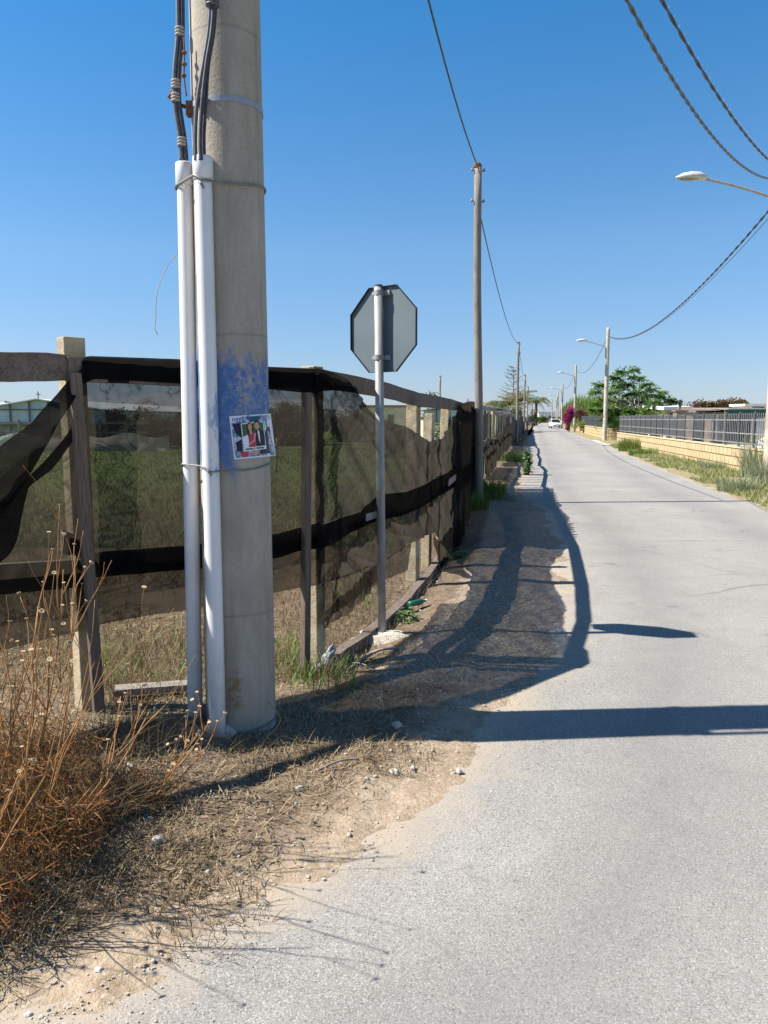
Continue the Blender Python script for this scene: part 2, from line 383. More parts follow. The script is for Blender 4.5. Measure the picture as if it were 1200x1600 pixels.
zb = t.ramp(t.math('SUBTRACT', x.outputs[2], 1.0), [(.27, 0.0), (.33, 1.0), (.66, 1.0), (.72, 0.0)])
pm = t.math('MULTIPLY', t.math('MULTIPLY', zb, t.ramp(t.math('ADD', x.outputs[0], .84), [(.04, 0.0), (.075, 1.0)])), t.ramp(t.noise(t.coord('Object', (1, 1, .4)), 22, 4, .6), [(.5, 0.0), (.58, .8)]))
c = t.mix(t.math('MULTIPLY', t.ramp(x.outputs[2], [(.0, .8), (.25, .35), (.55, 0.0)]), t.ramp(t.noise(co, 18, 5, .7), [(.35, .3), (.65, 1.0)])), c, (.30, .24, .175)); t.base(t.mix(pm, c, (.14, .25, .47))); M['pvcb'] = t.mat
M['cable'] = simple('cable_sheath', (.035, .036, .042), (.075, .077, .085), 30, .5, spec=.4)
M['cableg'] = simple('grey_cable_sheath', (.09, .095, .105), (.15, .155, .165), 30, .45, spec=.4)
M['tie'] = simple('tie_tape', (.33, .29, .24), (.45, .41, .35), 30, .8)
M['rust'] = simple('rusty_iron', (.16, .07, .035), (.27, .14, .07), 40, .9, .2, bump=.3)
M['galv'] = simple('galvanised_steel', (.27, .27, .265), (.35, .35, .345), 25, .6, .25, stretch=(1, 1, .3), grime=(.23, .21, .18))
M['strap'] = simple('steel_strap', (.26, .29, .34), (.33, .36, .42), 20, .6, .3)
M['wire'] = simple('tie_wire', (.2, .19, .18), (.28, .27, .26), 20, .6, .5)
M['signback'] = simple('sign_grey_back', (.10, .132, .147), (.118, .15, .165), 4, .6, .0, spec=.4, grime=(.094, .125, .137))
M['rimshade'] = simple('painted_rim_shade', (.022, .027, .035), (.03, .036, .045), 8, .6); M['signred'] = simple('sign_red_face', (.5, .02, .03), None, rough=.4); M['signwhite'] = simple('sign_white', (.8, .8, .8), None, rough=.4)  # sign rim colour darkened to carry the shade inside its folded edge
M['cement'] = simple('rough_cement', (.40, .345, .275), (.58, .52, .44), 22, .95, bump=.9, bscale=40, dist=.02)
M['lampgrey'] = simple('lamp_grey_paint', (.5, .5, .47), (.6, .6, .565), 8, .45, spec=.5); M['lampglass'] = simple('lamp_lens', (.28, .28, .25), (.36, .36, .33), 10, .2, spec=.6)
M['arm'] = simple('lamp_arm_steel', (.40, .40, .39), (.5, .5, .49), 12, .5, .4)
M['blocks'] = m_blocks(); M['coping'] = simple('coping_stone', (.50, .40, .25), (.60, .5, .34), 8, .9, bump=.3)
M['rail'] = simple('railing_grey', (.185, .185, .18), (.27, .27, .262), 12, .6, .1)
M['railp'] = simple('railing_post_dark', (.085, .09, .095), (.13, .135, .14), 12, .55, .3)
M['straw'] = leafmat('straw', [(.24, .18, .105), (.37, .29, .17), (.15, .108, .065), (.48, .40, .26), (.28, .21, .125)], .1, .8, .15)
M['drystem'] = simple('dry_stem', (.27, .125, .045), (.42, .235, .10), 18, .8, spec=.15)
M['drytwig'] = leafmat('dry_twig', [(.13, .045, .016), (.24, .09, .03), (.30, .15, .065), (.16, .07, .035), (.25, .165, .09), (.085, .04, .022)], .15, .85, .1)
M['drygrey'] = leafmat('dry_grey_blade', [(.15, .105, .058), (.085, .06, .034), (.26, .20, .125), (.125, .085, .05)], .12, .85, .1)
M['seed'] = simple('seed_head', (.36, .25, .14), (.5, .38, .24), 60, .9)
M['pebble'] = leafmat('pebble_stone', [(.36, .31, .245), (.48, .44, .38), (.26, .21, .165), (.55, .52, .47), (.3, .24, .18)], 0, .9, .15)
M['stone'] = simple('pale_stone', (.38, .34, .285), (.5, .465, .41), 20, .9, bump=.6, bscale=40, dist=.008)
M['grass'] = leafmat('green_blade', [(.085, .17, .03), (.14, .24, .05), (.2, .28, .07), (.105, .2, .04)], .3, .5)
M['verge'] = leafmat('verge_blade', [(.16, .20, .055), (.22, .25, .085), (.36, .32, .17), (.12, .18, .045), (.40, .36, .22), (.19, .23, .07)], .3, .6)
M['blue'] = leafmat('bluish_blade', [(.20, .25, .15), (.28, .32, .21), (.36, .36, .24), (.15, .205, .12)], .25, .55)
M['fieldg'] = leafmat('field_blade', [(.07, .125, .028), (.105, .165, .04), (.16, .18, .06), (.085, .145, .033)], .25, .6)
M['weed'] = leafmat('weed_leaf', [(.05, .11, .03), (.09, .165, .045), (.13, .2, .06)], .25, .5)
M['treeleaf'] = leafmat('tree_leaf', [(.045, .11, .022), (.08, .175, .035), (.125, .23, .05), (.06, .135, .028)], .32, .5)
M['oliveleaf'] = leafmat('olive_leaf', [(.04, .055, .025), (.07, .085, .04), (.10, .115, .06)], .2, .6)
M['reed'] = leafmat('reed_blade', [(.13, .2, .04), (.2, .26, .065), (.09, .155, .03), (.25, .28, .09)], .3, .55)
M['palm'] = leafmat('palm_leaf', [(.06, .09, .025), (.1, .125, .04), (.17, .165, .06)], .2, .5)
M['palmy'] = leafmat('yellow_palm_leaf', [(.14, .13, .04), (.25, .2, .07), (.09, .1, .03), (.2, .18, .06)], .25, .6)
M['magenta'] = leafmat('magenta_bract', [(.32, .012, .17), (.45, .02, .24), (.24, .01, .12)], .3, .6)
M['pinkred'] = leafmat('faded_red_bract', [(.3, .07, .09), (.4, .13, .13), (.12, .13, .04), (.25, .05, .1)], .3, .6)
M['redleaf'] = leafmat('rusty_leaf', [(.10, .045, .025), (.15, .07, .035), (.06, .06, .025)], .2, .6)
M['bark'] = simple('bark', (.11, .085, .06), (.2, .16, .12), 8, .95, bump=.6, stretch=(3, 3, .6))
M['barkgrey'] = simple('grey_bark', (.2, .18, .16), (.29, .27, .24), 8, .95, bump=.4)
M['plaster'] = simple('cream_plaster', (.55, .44, .3), (.64, .53, .38), 2, .9, grime=(.45, .36, .25))
M['white'] = simple('white_render', (.72, .71, .68), (.8, .79, .76), 2, .85, grime=(.6, .58, .54))
M['brown'] = simple('brown_wall', (.20, .145, .1), (.28, .21, .15), 3, .9, grime=(.15, .11, .08))
M['rooft'] = simple('brown_roof', (.16, .11, .085), (.22, .16, .125), 3, .9)
M['greentarp'] = simple('green_tarp', (.012, .06, .042), (.02, .085, .06), 3, .6)
M['plastic'] = simple('greenhouse_film', (.52, .52, .5), (.66, .66, .64), 1.5, .5, grime=(.42, .4, .36))
M['frame'] = simple('greenhouse_frame', (.17, .13, .1), (.25, .2, .16), 5, .9)
M['tarpw'] = simple('pale_tarp', (.42, .36, .27), (.55, .48, .38), 2, .85, bump=.5, bscale=6, dist=.05)
M['darkvoid'] = simple('dark_opening', (.02, .02, .02), (.035, .033, .03), 4, .9)
M['glassdark'] = simple('window_glass', (.02, .024, .028), None, rough=.08, spec=.6)
M['carwhite'] = simple('white_car_paint', (.76, .76, .75), None, rough=.25, spec=.5); M['cardark'] = simple('dark_blue_car_paint', (.02, .03, .06), None, rough=.25, spec=.5)
M['rubber'] = simple('tyre_rubber', (.02, .02, .02), (.03, .03, .03), 20, .9); M['alloy'] = simple('wheel_alloy', (.4, .4, .41), None, rough=.4, metal=.7)
M['headlamp'] = simple('headlamp_glass', (.55, .57, .6), None, rough=.15, spec=.7); M['trim'] = simple('black_trim', (.015, .015, .016), None, rough=.5)
M['yard'] = simple('yard_concrete', (.40, .38, .34), (.5, .475, .43), 1.2, .9, grime=(.33, .3, .26))
M['bag'] = simple('grey_plastic_bag', (.2, .21, .22), (.36, .37, .38), 14, .5, spec=.4, bump=.8, bscale=30, dist=.02)
M['greenglass'] = simple('green_bottle_plastic', (.008, .09, .045), (.012, .13, .06), 10, .25, spec=.6)
M['hills'] = simple('far_hills', (.10, .12, .07), (.15, .16, .1), .02, .95)

# ------------------------------------------------------------------ road line and ground sheet
LP = [(p.y, p.x) for p in (G(*q) for q in ((60, 1600), (280, 1482), (430, 1412), (560, 1345), (690, 1220), (770, 1130), (830, 1062), (868, 1000), (882, 935), (874, 862), (853, 803), (838, 787), (812, 768), (820, 735), (826, 692)))]
LP = [(-40, -9.0), (0.0, -2.9), (1.2, -1.75)] + LP + [(60, .19 * 60 - .0), (150, 29.6), (420, 83)]
LP[-3] = (60, LP[-4][1] + (60 - LP[-4][0]) * .2); LP[-2] = (150, LP[-3][1] + 90 * .197); LP[-1] = (420, LP[-2][1] + 270 * .215)
RP = [(p.y, p.x) for p in (G(*q) for q in ((1200, 797), (1130, 770), (1050, 740), (960, 701), (903, 680), (882, 670)))]
RP = [(-40, 5.0), (0, 4.6), (6, 5.4)] + RP + [(150, 0), (420, 0)]
RP[-2] = (150, LP[-2][1] + 5.2); RP[-1] = (420, LP[-1][1] + 5)
def Lx(y): return interp(LP, y)
def Rx(y): return interp(RP, y)
FP = [(-4.2, .8), (-2.6, 2.62), (-1.62, 3.45), (-1.10, 3.95), (-.36, 4.66), (.2, 6.35), (.80, 9.2), (1.18, 11.6), (1.48, 14.0), (2.42, 19.0), (3.9, 26.5), (6.45, 40.), (7.5, 45.7), (14.0, 80), (26, 141)]
FPY = [(y, x) for x, y in FP]
def Fx(y): return interp(FPY, y)
def gh(x, y):
    dl = Lx(y) - x; dr = x - Rx(y)
    if dl > -.6 and dr < 0:
        k = smooth(70, 20, y)
        h = dl * .07 + .018 * nz(x * 2.2, y * 1.2) + .009 * nz(x * 7, y * 2.5)
        h += .007 * nz(x * 19, y * 14, 2) + .004 * nz(x * 40, y * 30, 6); h = max(-.05, min(h, .035)) * (k if h > 0 else 1)
        if dl > 0:
            h += k * smooth(0, .5, dl) * (.028 * nz(x * 1.6, y * 1.6, 3) + .016 * nz(x * 5, y * 5, 5) + .008 * nz(x * 14, y * 14, 7))
            h += .10 * smooth(.6, 1.6, dl) * smooth(4.6, 3.2, y) * smooth(-.3, -1.3, x)         # bank under the dry bushes
            h -= .06 * math.exp(-((x - Fx(y)) / .25) ** 2) * smooth(4.0, 4.8, y) * smooth(13, 11, y)
        return h
    if dr > -.5:
        h = max(-.05, min(.04, dr * .06 + .015 * nz(x * 2, y * 2)))
        return h + (smooth(0, .8, dr) * .03 * nz(x * 1.5, y * 1.5, 9) if y < 60 else 0)
    return -.05
def frange(a, b, s):
    o = []; 
    while a < b - 1e-9: o.append(a); a += s
    return o
ys = frange(-40, 0, 4) + frange(0, 1.2, .3) + frange(1.2, 5.2, .03) + frange(5.2, 9, .05) + frange(9, 16, .1) + frange(16, 20, .2) + frange(20, 60, .8) + frange(60, 160, 4) + frange(160, 420, 20) + [420, 700, 1200, 2500, 5000]
ks = [-5000, -1500, -600, -250, -120, -60, -35, -20, -12, -8, -6, -5] + frange(-4.4, -3, .15) + frange(-3, -1.6, .05) + frange(-1.6, .0, .03)
kin = [0.0, .02, .05, .1, .2, .35, .5, .65, .8, .9, .95, .98, 1.0]
kr = frange(.1, 2, .15) + [2, 2.5, 3, 4, 6, 9, 14, 25, 50, 120, 300, 800, 2000, 5000]
mb = MB(); cols = []; nrow = len(ks) + len(kin) + len(kr)
attrs = {'shoulder': [], 'field': [], 'right': [], 'inner': []}
for y in ys:
    l, r = Lx(min(y, 420)), Rx(min(y, 420))
    for x in [l + k for k in ks] + [l + (r - l) * k for k in kin] + [r + k for k in kr]:
        mb.v.append((x, y, gh(x, y)))
        dl = l - x; df = Fx(min(y, 141)) - x
        fy = interp([(a, b) for a, b in FP], x) if False else 0
        attrs['shoulder'].append(smooth(1.15, .75, dl) * smooth(4.0, 4.5, y) * smooth(14.6, 13.6, y) if dl > -.3 and y < 60 else 0)
        attrs['field'].append(smooth(.5, 1.8, df) * smooth(2.2, 3.6, y + .0 * x))
        attrs['inner'].append(smooth(.05, .55, dl) * (.92 if y < 4.2 else 1.0))
        attrs['right'].append(1.0 if x > r - .02 else 0.0)
for j in range(len(ys) - 1):
    for i in range(nrow - 1):
        a = j * nrow + i; mb.f.append((a, a + 1, a + nrow + 1, a + nrow)); mb.m.append(0)
ground = tag(mb.build('ground', M['ground'], smooth_=True), kind='structure')
for k, v in attrs.items():
    at = ground.data.attributes.new(k, 'FLOAT', 'POINT'); at.data.foreach_set('value', v)
# road sheet (slips under the sand at both sides)
mb = MB(); ed = []; ac = []
ry = frange(-40, 0, 2) + frange(0, 12, .1) + frange(12, 60, 1) + frange(60, 421, 5); kk = [-.45, -.2, 0, .15, .35, .7, None, None, None, .3, .1, 0, -.2, -.45]
for y in ry:
    l, r = Lx(y), Rx(y)
    for i, k in enumerate(kk):
        if i < 6: x = l + k
        elif i < 9: x = l + .7 + (r - .3 - l - .7) * (i - 5) / 4
        else: x = r - k
        mb.v.append((x, y, 0.0)); dd = min(x - l, (r - x) * 1.5)
        ed.append(max(0, 1 - max(dd, 0) / .55) * (.8 if y < 14 else .6)); ac.append((x - l) / (r - l))
n = len(kk)
for j in range(len(ry) - 1):
    for i in range(n - 1): mb.f.append((j * n + i, j * n + i + 1, (j + 1) * n + i + 1, (j + 1) * n + i)); mb.m.append(0)
road = tag(mb.build('road', M['road'], smooth_=True), kind='structure')
for k, v in (('edge', ed), ('across', ac)):
    at = road.data.attributes.new(k, 'FLOAT', 'POINT'); at.data.foreach_set('value', v)
# yard and driveway behind the yellow wall
mb = MB(); mb.add([(13.6, 44.2, .05), (12.6, 44.6, .02), (14.9, 55.6, .02), (30, 55.4, .05), (30, 44.5, .05)], [(0, 1, 2, 3, 4)][:1])
tag(mb.build('driveway', M['yard']), kind='structure')
mb = MB(); mb.add([(11.4, 20, .06), (60, 20, .06), (60, 44, .06), (15.2, 44, .06)], [(0, 1, 2, 3)])
tag(mb.build('yard_paving', M['yard']), kind='structure')

# ------------------------------------------------------------------ big concrete pole with conduits, cables and poster
PB = Vector((-.712, 3.68, 0)); 
def pr(z): return .171 - .0043 * z
pole = thing('utility_pole', PB, 'thick concrete utility pole with worn blue paint and two white conduits strapped on', 'utility pole')
mb = MB(); nseg = 192; prof = [(pr(z), z) for z in [-.15] + frange(0, 8.2, .2) + [8.2]]
vs = []; 
for r, z in prof:
    for k in range(nseg):
        an = 2 * math.pi * k / nseg
        d_ = abs(((an - R(-20) + math.pi) % (2 * math.pi)) - math.pi); rr = r + (.0025 if d_ < R(2.2) else (-.003 if d_ < R(4.5) else 0))   # mould seam
        vs.append((rr * math.cos(an), rr * math.sin(an), z))
fs = [(i * nseg + k, i * nseg + (k + 1) % nseg, (i + 1) * nseg + (k + 1) % nseg, (i + 1) * nseg + k) for i in range(len(prof) - 1) for k in range(nseg)] + [tuple((len(prof) - 1) * nseg + k for k in range(nseg))]
mb.add(vs, fs); o = mb.build('shaft', M['pole'], None, True); o.parent = pole
def ring(z, w, th, mat, name, tilt=0.0, parent=pole, r0=None, extra=None):
    mb = MB(); n = 56; vs = []; 
    for k in range(n):
        an = 2 * math.pi * k / n; r = (r0 or pr(z)) + .0015
        for rr, dz in ((r, -w / 2), (r + th, -w / 2), (r + th, w / 2), (r, w / 2)):
            vs.append((PB.x + rr * math.cos(an), PB.y + rr * math.sin(an), z + dz + tilt * math.cos(an - 1)))
    fs = []
    for k in range(n):
        k2 = (k + 1) % n
        for q in range(4): fs.append((k * 4 + q, k2 * 4 + q, k2 * 4 + (q + 1) % 4, k * 4 + (q + 1) % 4))
    mb.add(vs, fs); 
    return mb.build(name, mat, parent, w < .02)
band = ring(2.93, .024, .0025, M['strap'], 'steel_strap')
ring(.075, .008, .006, M['wire'], 'base_wire', .012)
# bracket of the strap
mb = MB(); a = R(195); c0 = PB + Vector((pr(2.93) * math.cos(a), pr(2.93) * math.sin(a), 2.93))
mb.tube([c0, c0 + Vector((-.05, -.02, .01)), c0 + Vector((-.09, -.03, .04)), c0 + Vector((-.07, -.03, .07)), c0 + Vector((-.04, -.02, .05))], .009, 8)
mb.box(c0 + Vector((.0, -.02, -.01)), (.03, .04, .06)); mb.build('hook_bracket', M['rust'], pole)
mb = MB(); a = R(238); c1 = PB + Vector((pr(2.93) * math.cos(a), pr(2.93) * math.sin(a), 2.93)); mb.box(c1 + Vector((0, -.005, 0)), (.05, .03, .05)); mb.tube([c1 + Vector((-.02, -.02, 0)), c1 + Vector((.03, -.03, 0))], .01, 8); mb.build('buckle', M['rust'], pole)
mb = MB(); vv = [AT(px, py, 3.56) for px, py in ((291, 150), (287, 118), (288, 100), (288, 82), (287, 58))]
mb.tube([Vector(v) for v in vv], .004, 6)
for i in range(1, 4): mb.ell(vv[i], (.012, .012, .009), 8, 5)
mb.build('knotted_wire', M['rust'], pole)
# conduits
def conduit(pts, r, mat, label, ztop):
    t_ = thing('conduit', pts[0], label, 'conduit pipe', 'white conduits on the concrete pole')
    mb = MB(); mb.tube(pts, r, 28); mb.build('pipe', mat, t_, True)
    mb = MB(); e = Vector(pts[-1]); d = (e - Vector(pts[-2])).normalized()
    mb.tube([e - d * .10, e - d * .095, e - d * .005, e], [r + .001, r + .006, r + .006, r + .004], 28); mb.build('sleeve', M['pvc'], t_, True)
    return t_
def bez(a, b, n): return [a.lerp(b, i / n) for i in range(n + 1)]
cL0, cL1 = Vector((-.932, 3.64, -.03)), Vector((-.905, 3.655, 2.70)); cR0, cR1 = Vector((-.785, 3.478, .02)), Vector((-.79, 3.508, 2.68))
conduit(bez(cL0, cL1, 20), .0365, M['pvc'], 'white plastic conduit at the outer left side of the concrete pole', 2.68)
conduit(bez(cR0, cR1, 20), .0385, M['pvcb'], 'white plastic conduit with blue paint smears on the front of the pole', 2.66)
# wire ties going round pole and conduits
def wrap(z, name, mat, rad):
    hull = []
    for (c, r) in ((PB, pr(z)), (cL0.lerp(cL1, z / 2.7), .0365), (cR0.lerp(cR1, z / 2.7), .0385)):
        for k in range(40):
            an = 2 * math.pi * k / 40; hull.append((c.x + (r + rad) * math.cos(an), c.y + (r + rad) * math.sin(an)))
    hull = sorted(set(hull))
    def half(ps):
        h = []
        for p in ps:
            while len(h) > 1 and (h[-1][0] - h[-2][0]) * (p[1] - h[-2][1]) - (h[-1][1] - h[-2][1]) * (p[0] - h[-2][0]) <= 0: h.pop()
            h.append(p)
        return h
    lo, hi = half(hull), half(hull[::-1]); loop = lo[:-1] + hi
    mb = MB(); mb.tube([(p[0], p[1], z + .012 * math.sin(i * .35)) for i, p in enumerate(loop)], rad, 6); 
    q = cR0.lerp(cR1, z / 2.7); mb.tube([q + Vector((-.01, -.045, 0)), q + Vector((0, -.052, -.01)), q + Vector((.012, -.048, -.03))], rad, 6)
    return mb.build(name, mat, pole)
wrap(2.585, 'tie_wire', M['wire'], .0055); wrap(1.325, 'tie_wire', M['wire'], .0045)
# cables leaving the conduits
def polycurve(pts, n=8):
    pts = [Vector(p) for p in pts]; out = []
    for i in range(len(pts) - 1):
        p0, p1, p2, p3 = pts[max(i - 1, 0)], pts[i], pts[i + 1], pts[min(i + 2, len(pts) - 1)]
        for k in range(n):
            u = k / n; out.append(.5 * ((2 * p1) + (-p0 + p2) * u + (2 * p0 - 5 * p1 + 4 * p2 - p3) * u * u + (-p0 + 3 * p1 - 3 * p2 + p3) * u ** 3))
    return out + [pts[-1]]
cg = 'cables rising from the conduits'
def cable(name, pts, r, mat, label, group=None, n=8, cat='cable'):
    mb = MB(); mb.tube(polycurve(pts, n), r, 8); return tag(mb.build(name, mat, None, True), label, cat, group)
lx = [(287, 250), (284, 215), (276, 160), (276, 110), (281, 50), (281, 0), (281, -120), (283, -400)]
for dx, lab, mt in ((-3, 'grey cable from the left conduit, outer one of the pair', 'cableg'), (4, 'dark cable from the left conduit, inner one of the pair beside the pole', 'cable')):
    cable('riser_cable', [AT(px + dx, py, 3.60) for px, py in lx], .0105, M[mt], lab, cg)
rx = [(313, 250), (312, 215), (315, 160), (322, 100), (330, 50), (333, 0), (334, -120), (336, -400)]
for dx, dy, lab, mt in ((-7, 0, 'grey cable from the front conduit, leftmost of its three', 'cableg'), (1, -.012, 'dark cable from the front conduit, middle of its three', 'cable'), (7, .01, 'thin dark cable from the front conduit, nearest the poster side', 'cable')):
    cable('riser_cable', [AT(px + dx * (1 if i < 3 else .6), py, 3.475 + dy) for i, (px, py) in enumerate(rx)], .009 if dx < 5 else .007, M[mt], lab, cg)
tp = thing('cable_ties', AT(278, 150, 3.6), 'pale tape ties binding the pair of cables left of the pole', 'cable tie')
for py, dxx in ((50, 0), (132, -3), (153, -3), (222, 1)):
    mb = MB(); c = AT(interp([(0, 281), (50, 281), (110, 276), (160, 276), (215, 284)], py) + dxx * .4, py, 3.60)
    for k in (-1, 0, 1): mb.lathe(c + Vector((0, 0, k * .013)), [(.019, -.005), (.0215, -.003), (.0215, .003), (.019, .005)], 16)
    mb.build('tie', M['tie'], tp, True)
mb = MB(); c = AT(332, 3, 3.475)
for k in (-1, 0, 1): mb.lathe(c + Vector((0, 0, k * .013)), [(.024, -.006), (.03, -.003), (.03, .003), (.024, .006)], 16)
tag(mb.build('cable_clamp', M['cableg'], None, True), 'dark clamp ring gripping the three cables high on the pole', 'cable clamp')
cable('loose_wire', [AT(277, 396, 3.6), AT(262, 415, 3.6), AT(246, 455, 3.58), AT(243, 500, 3.58), AT(242, 512, 3.58), AT(246, 523, 3.58)], .0022, M['tie'], 'thin pale loose wire end curling out from the left conduit', cat='wire')
# cement lump at the foot
mb = MB(); mb.ell((-.86, 3.52, .0), (.17, .12, .10), 18, 10, .5); mb.ell((-.74, 3.46, -.01), (.1, .08, .07), 14, 8, .5)
tag(mb.build('cement_lump', M['cement'], None, True), 'rough lump of cement at the foot of the white conduits', 'cement lump')
# poster
def cyl(px, py, off):
    d = ray(px, py); ox, oy = -PB.x, -PB.y; r = pr(1.5) + off
    a = d.x ** 2 + d.y ** 2; b = 2 * (ox * d.x + oy * d.y); c = ox * ox + oy * oy - r * r
    tt = (-b - math.sqrt(max(b * b - 4 * a * c, 0))) / (2 * a); return Vector((0, 0, CAMH)) + d * tt
PTL, PTR, PBR, PBL = (358, 650.5), (423, 646), (431, 712), (366, 718)
def pos(u, v, off):   # u right, v down
    px = (PTL[0] * (1 - u) + PTR[0] * u) * (1 - v) + (PBL[0] * (1 - u) + PBR[0] * u) * v
    py = (PTL[1] * (1 - u) + PTR[1] * u) * (1 - v) + (PBL[1] * (1 - u) + PBR[1] * u) * v
    return cyl(px, py, off + .002 + .006 * max(0, u - .9) * 10 * v * .4)
poster = thing('poster', cyl(395, 682, .003), 'small paper wedding poster of a smiling couple stuck on the concrete pole', 'poster')
def pgrid(mb, u0, v0, u1, v1, off, n=10):
    vs = [pos(u0 + (u1 - u0) * i / n, v0 + (v1 - v0) * j / n, off) for j in range(n + 1) for i in range(n + 1)]
    mb.add(vs, [(j * (n + 1) + i, (j + 1) * (n + 1) + i, (j + 1) * (n + 1) + i + 1, j * (n + 1) + i + 1) for j in range(n) for i in range(n)])
def ppoly(mb, pts, off):
    bm = bmesh.new(); bm.faces.new([bm.verts.new((u, v, 0)) for u, v in pts])
    for k in range(1, 24):
        bmesh.ops.bisect_plane(bm, geom=bm.verts[:] + bm.edges[:] + bm.faces[:], plane_co=(k / 24, 0, 0), plane_no=(1, 0, 0))
    bm.verts.index_update(); mb.add([pos(v.co.x, v.co.y, off) for v in bm.verts], [tuple(v.index for v in f.verts) for f in bm.faces]); bm.free()
def pell(mb, u, v, ru_, rv, off, n=16): ppoly(mb, [(u + ru_ * math.cos(2 * math.pi * k / n), v - rv * math.sin(2 * math.pi * k / n)) for k in range(n)][::-1], off)
t = NT('poster_photo_print'); t.setp(.4, 0, .4); co = t.coord('Object')
c = t.ramp(t.noise(co, 38, 3, .6, .6), [(.36, (.55, .6, .68)), (.47, (.30, .38, .52)), (.54, (.05, .10, .2)), (.62, (.12, .28, .4)), (.7, (.6, .63, .66))]); t.base(c); M['print'] = t.mat
pm = {'paper': simple('poster_paper', (.72, .74, .8), None, rough=.45), 'ink': simple('poster_blue_ink', (.02, .05, .35), None, rough=.45), 'black': simple('poster_black_ink', (.012, .012, .02), None, rough=.45), 'skin': simple('poster_skin_print', (.55, .3, .22), None, rough=.45), 'red': simple('poster_red_print', (.5, .04, .09), None, rough=.45), 'suit': simple('poster_suit_print', (.01, .015, .04), None, rough=.45), 'hair': simple('poster_hair_print', (.03, .018, .014), None, rough=.45), 'green': simple('poster_green_print', (.03, .13, .04), None, rough=.45)}
mb = MB(); pgrid(mb, 0, 0, 1, 1, .003, 12); sheet = mb.build('sheet', pm['paper'], poster)
sol = sheet.modifiers.new('thick', 'SOLIDIFY'); sol.thickness = .0006
mb = MB(); pgrid(mb, .03, .16, .97, .97, .0036); pgrid(mb, .3, .03, .97, .16, .0036); mb.build('printed_background', M['print'], poster)
mb = MB()
ml = [pm['paper'], pm['skin'], pm['hair'], pm['red'], pm['suit'], pm['green']]
def cm(i): mb.cm = i
cm(4); ppoly(mb, [(.05, .19), (.27, .17), (.36, .3), (.34, .55), (.2, .5), (.1, .38)], .0040); ppoly(mb, [(.08, .62), (.24, .54), (.22, .84), (.1, .82)], .0040)
ppoly(mb, [(.86, .33), (.93, .3), (.97, .6), (.95, .93), (.62, .93), (.7, .72)], .0040)
cm(5); ppoly(mb, [(.52, .05), (.66, .03), (.72, .12), (.6, .17), (.48, .15)], .0040)
cm(3); ppoly(mb, [(.16, .84), (.36, .8), (.36, .96), (.2, .97)], .0041)
cm(1); ppoly(mb, [(.42, .86), (.6, .84), (.62, .9), (.5, .95)], .0041)
cm(0); ppoly(mb, [(.255, .185), (.80, .17), (.80, .82), (.255, .84)], .0044)
cm(5); ppoly(mb, [(.275, .205), (.785, .19), (.785, .735), (.275, .755)], .0047)
cm(0); ppoly(mb, [(.275, .5), (.4, .45), (.4, .75), (.275, .755)], .0049)
cm(2); pell(mb, .46, .28, .085, .1, .0050); ppoly(mb, [(.38, .3), (.54, .3), (.55, .5), (.4, .52)], .0050)
cm(3); ppoly(mb, [(.42, .42), (.52, .40), (.58, .55), (.56, .735), (.38, .745), (.42, .6)], .0052)
cm(1); pell(mb, .465, .28, .052, .075, .0054); ppoly(mb, [(.44, .35), (.5, .35), (.5, .45), (.44, .43)], .0054); ppoly(mb, [(.55, .42), (.59, .44), (.55, .62), (.4, .7), (.4, .66), (.52, .58)], .0056)
cm(4); ppoly(mb, [(.59, .38), (.68, .34), (.785, .4), (.785, .735), (.6, .735), (.56, .55)], .0053)
cm(0); ppoly(mb, [(.63, .37), (.68, .36), (.67, .68), (.645, .6)], .0057)
cm(2); pell(mb, .64, .225, .075, .085, .0055); cm(1); pell(mb, .635, .265, .058, .085, .0058)
cm(2); ppoly(mb, [(.645, .375), (.69, .365), (.69, .4), (.645, .39)], .0060)
for ex, ey in ((.447, .265), (.482, .262), (.615, .25), (.653, .248)): pell(mb, ex, ey, .009, .008, .0062, 8)
cm(3); pell(mb, .466, .32, .016, .007, .0062, 8); pell(mb, .637, .315, .018, .007, .0062, 8)
mb.build('printed_couple', ml, poster)
def ptext(body, u, v, size, off, mat):
    cu = bpy.data.curves.new('lettering', 'FONT'); cu.body = body; cu.size = 1; cu.resolution_u = 2
    ob = bpy.data.objects.new('tmp_text', cu); COL.objects.link(ob); dg = bpy.context.evaluated_depsgraph_get(); me = bpy.data.meshes.new_from_object(ob.evaluated_get(dg))
    COL.objects.unlink(ob); bpy.data.objects.remove(ob)
    mb = MB(); mb.add([pos(u + p.co.x * size, v - p.co.y * size * 1.05, off) for p in me.vertices], [tuple(f.vertices) for f in me.polygons]); bpy.data.meshes.remove(me)
    return mb.build('lettering', mat, poster)
ptext('oggi  Sposi', .05, .13, .17, .0052, pm['ink'])
mb = MB(); u = .3
for w in (.03, .02, .03, .02, .035, .02): mb.cm = 0; ppoly(mb, [(u, .775), (u + w, .774), (u + w, .81), (u, .811)], .0052); u += w + .006
u = .56
for w in (.03, .02, .035, .02, .03, .02): ppoly(mb, [(u, .767), (u + w, .766), (u + w, .802), (u, .803)], .0052); u += w + .006
mb.build('caption_marks', pm['black'], poster)
ptext('&', .5, .805, .07, .0052, pm['black'])

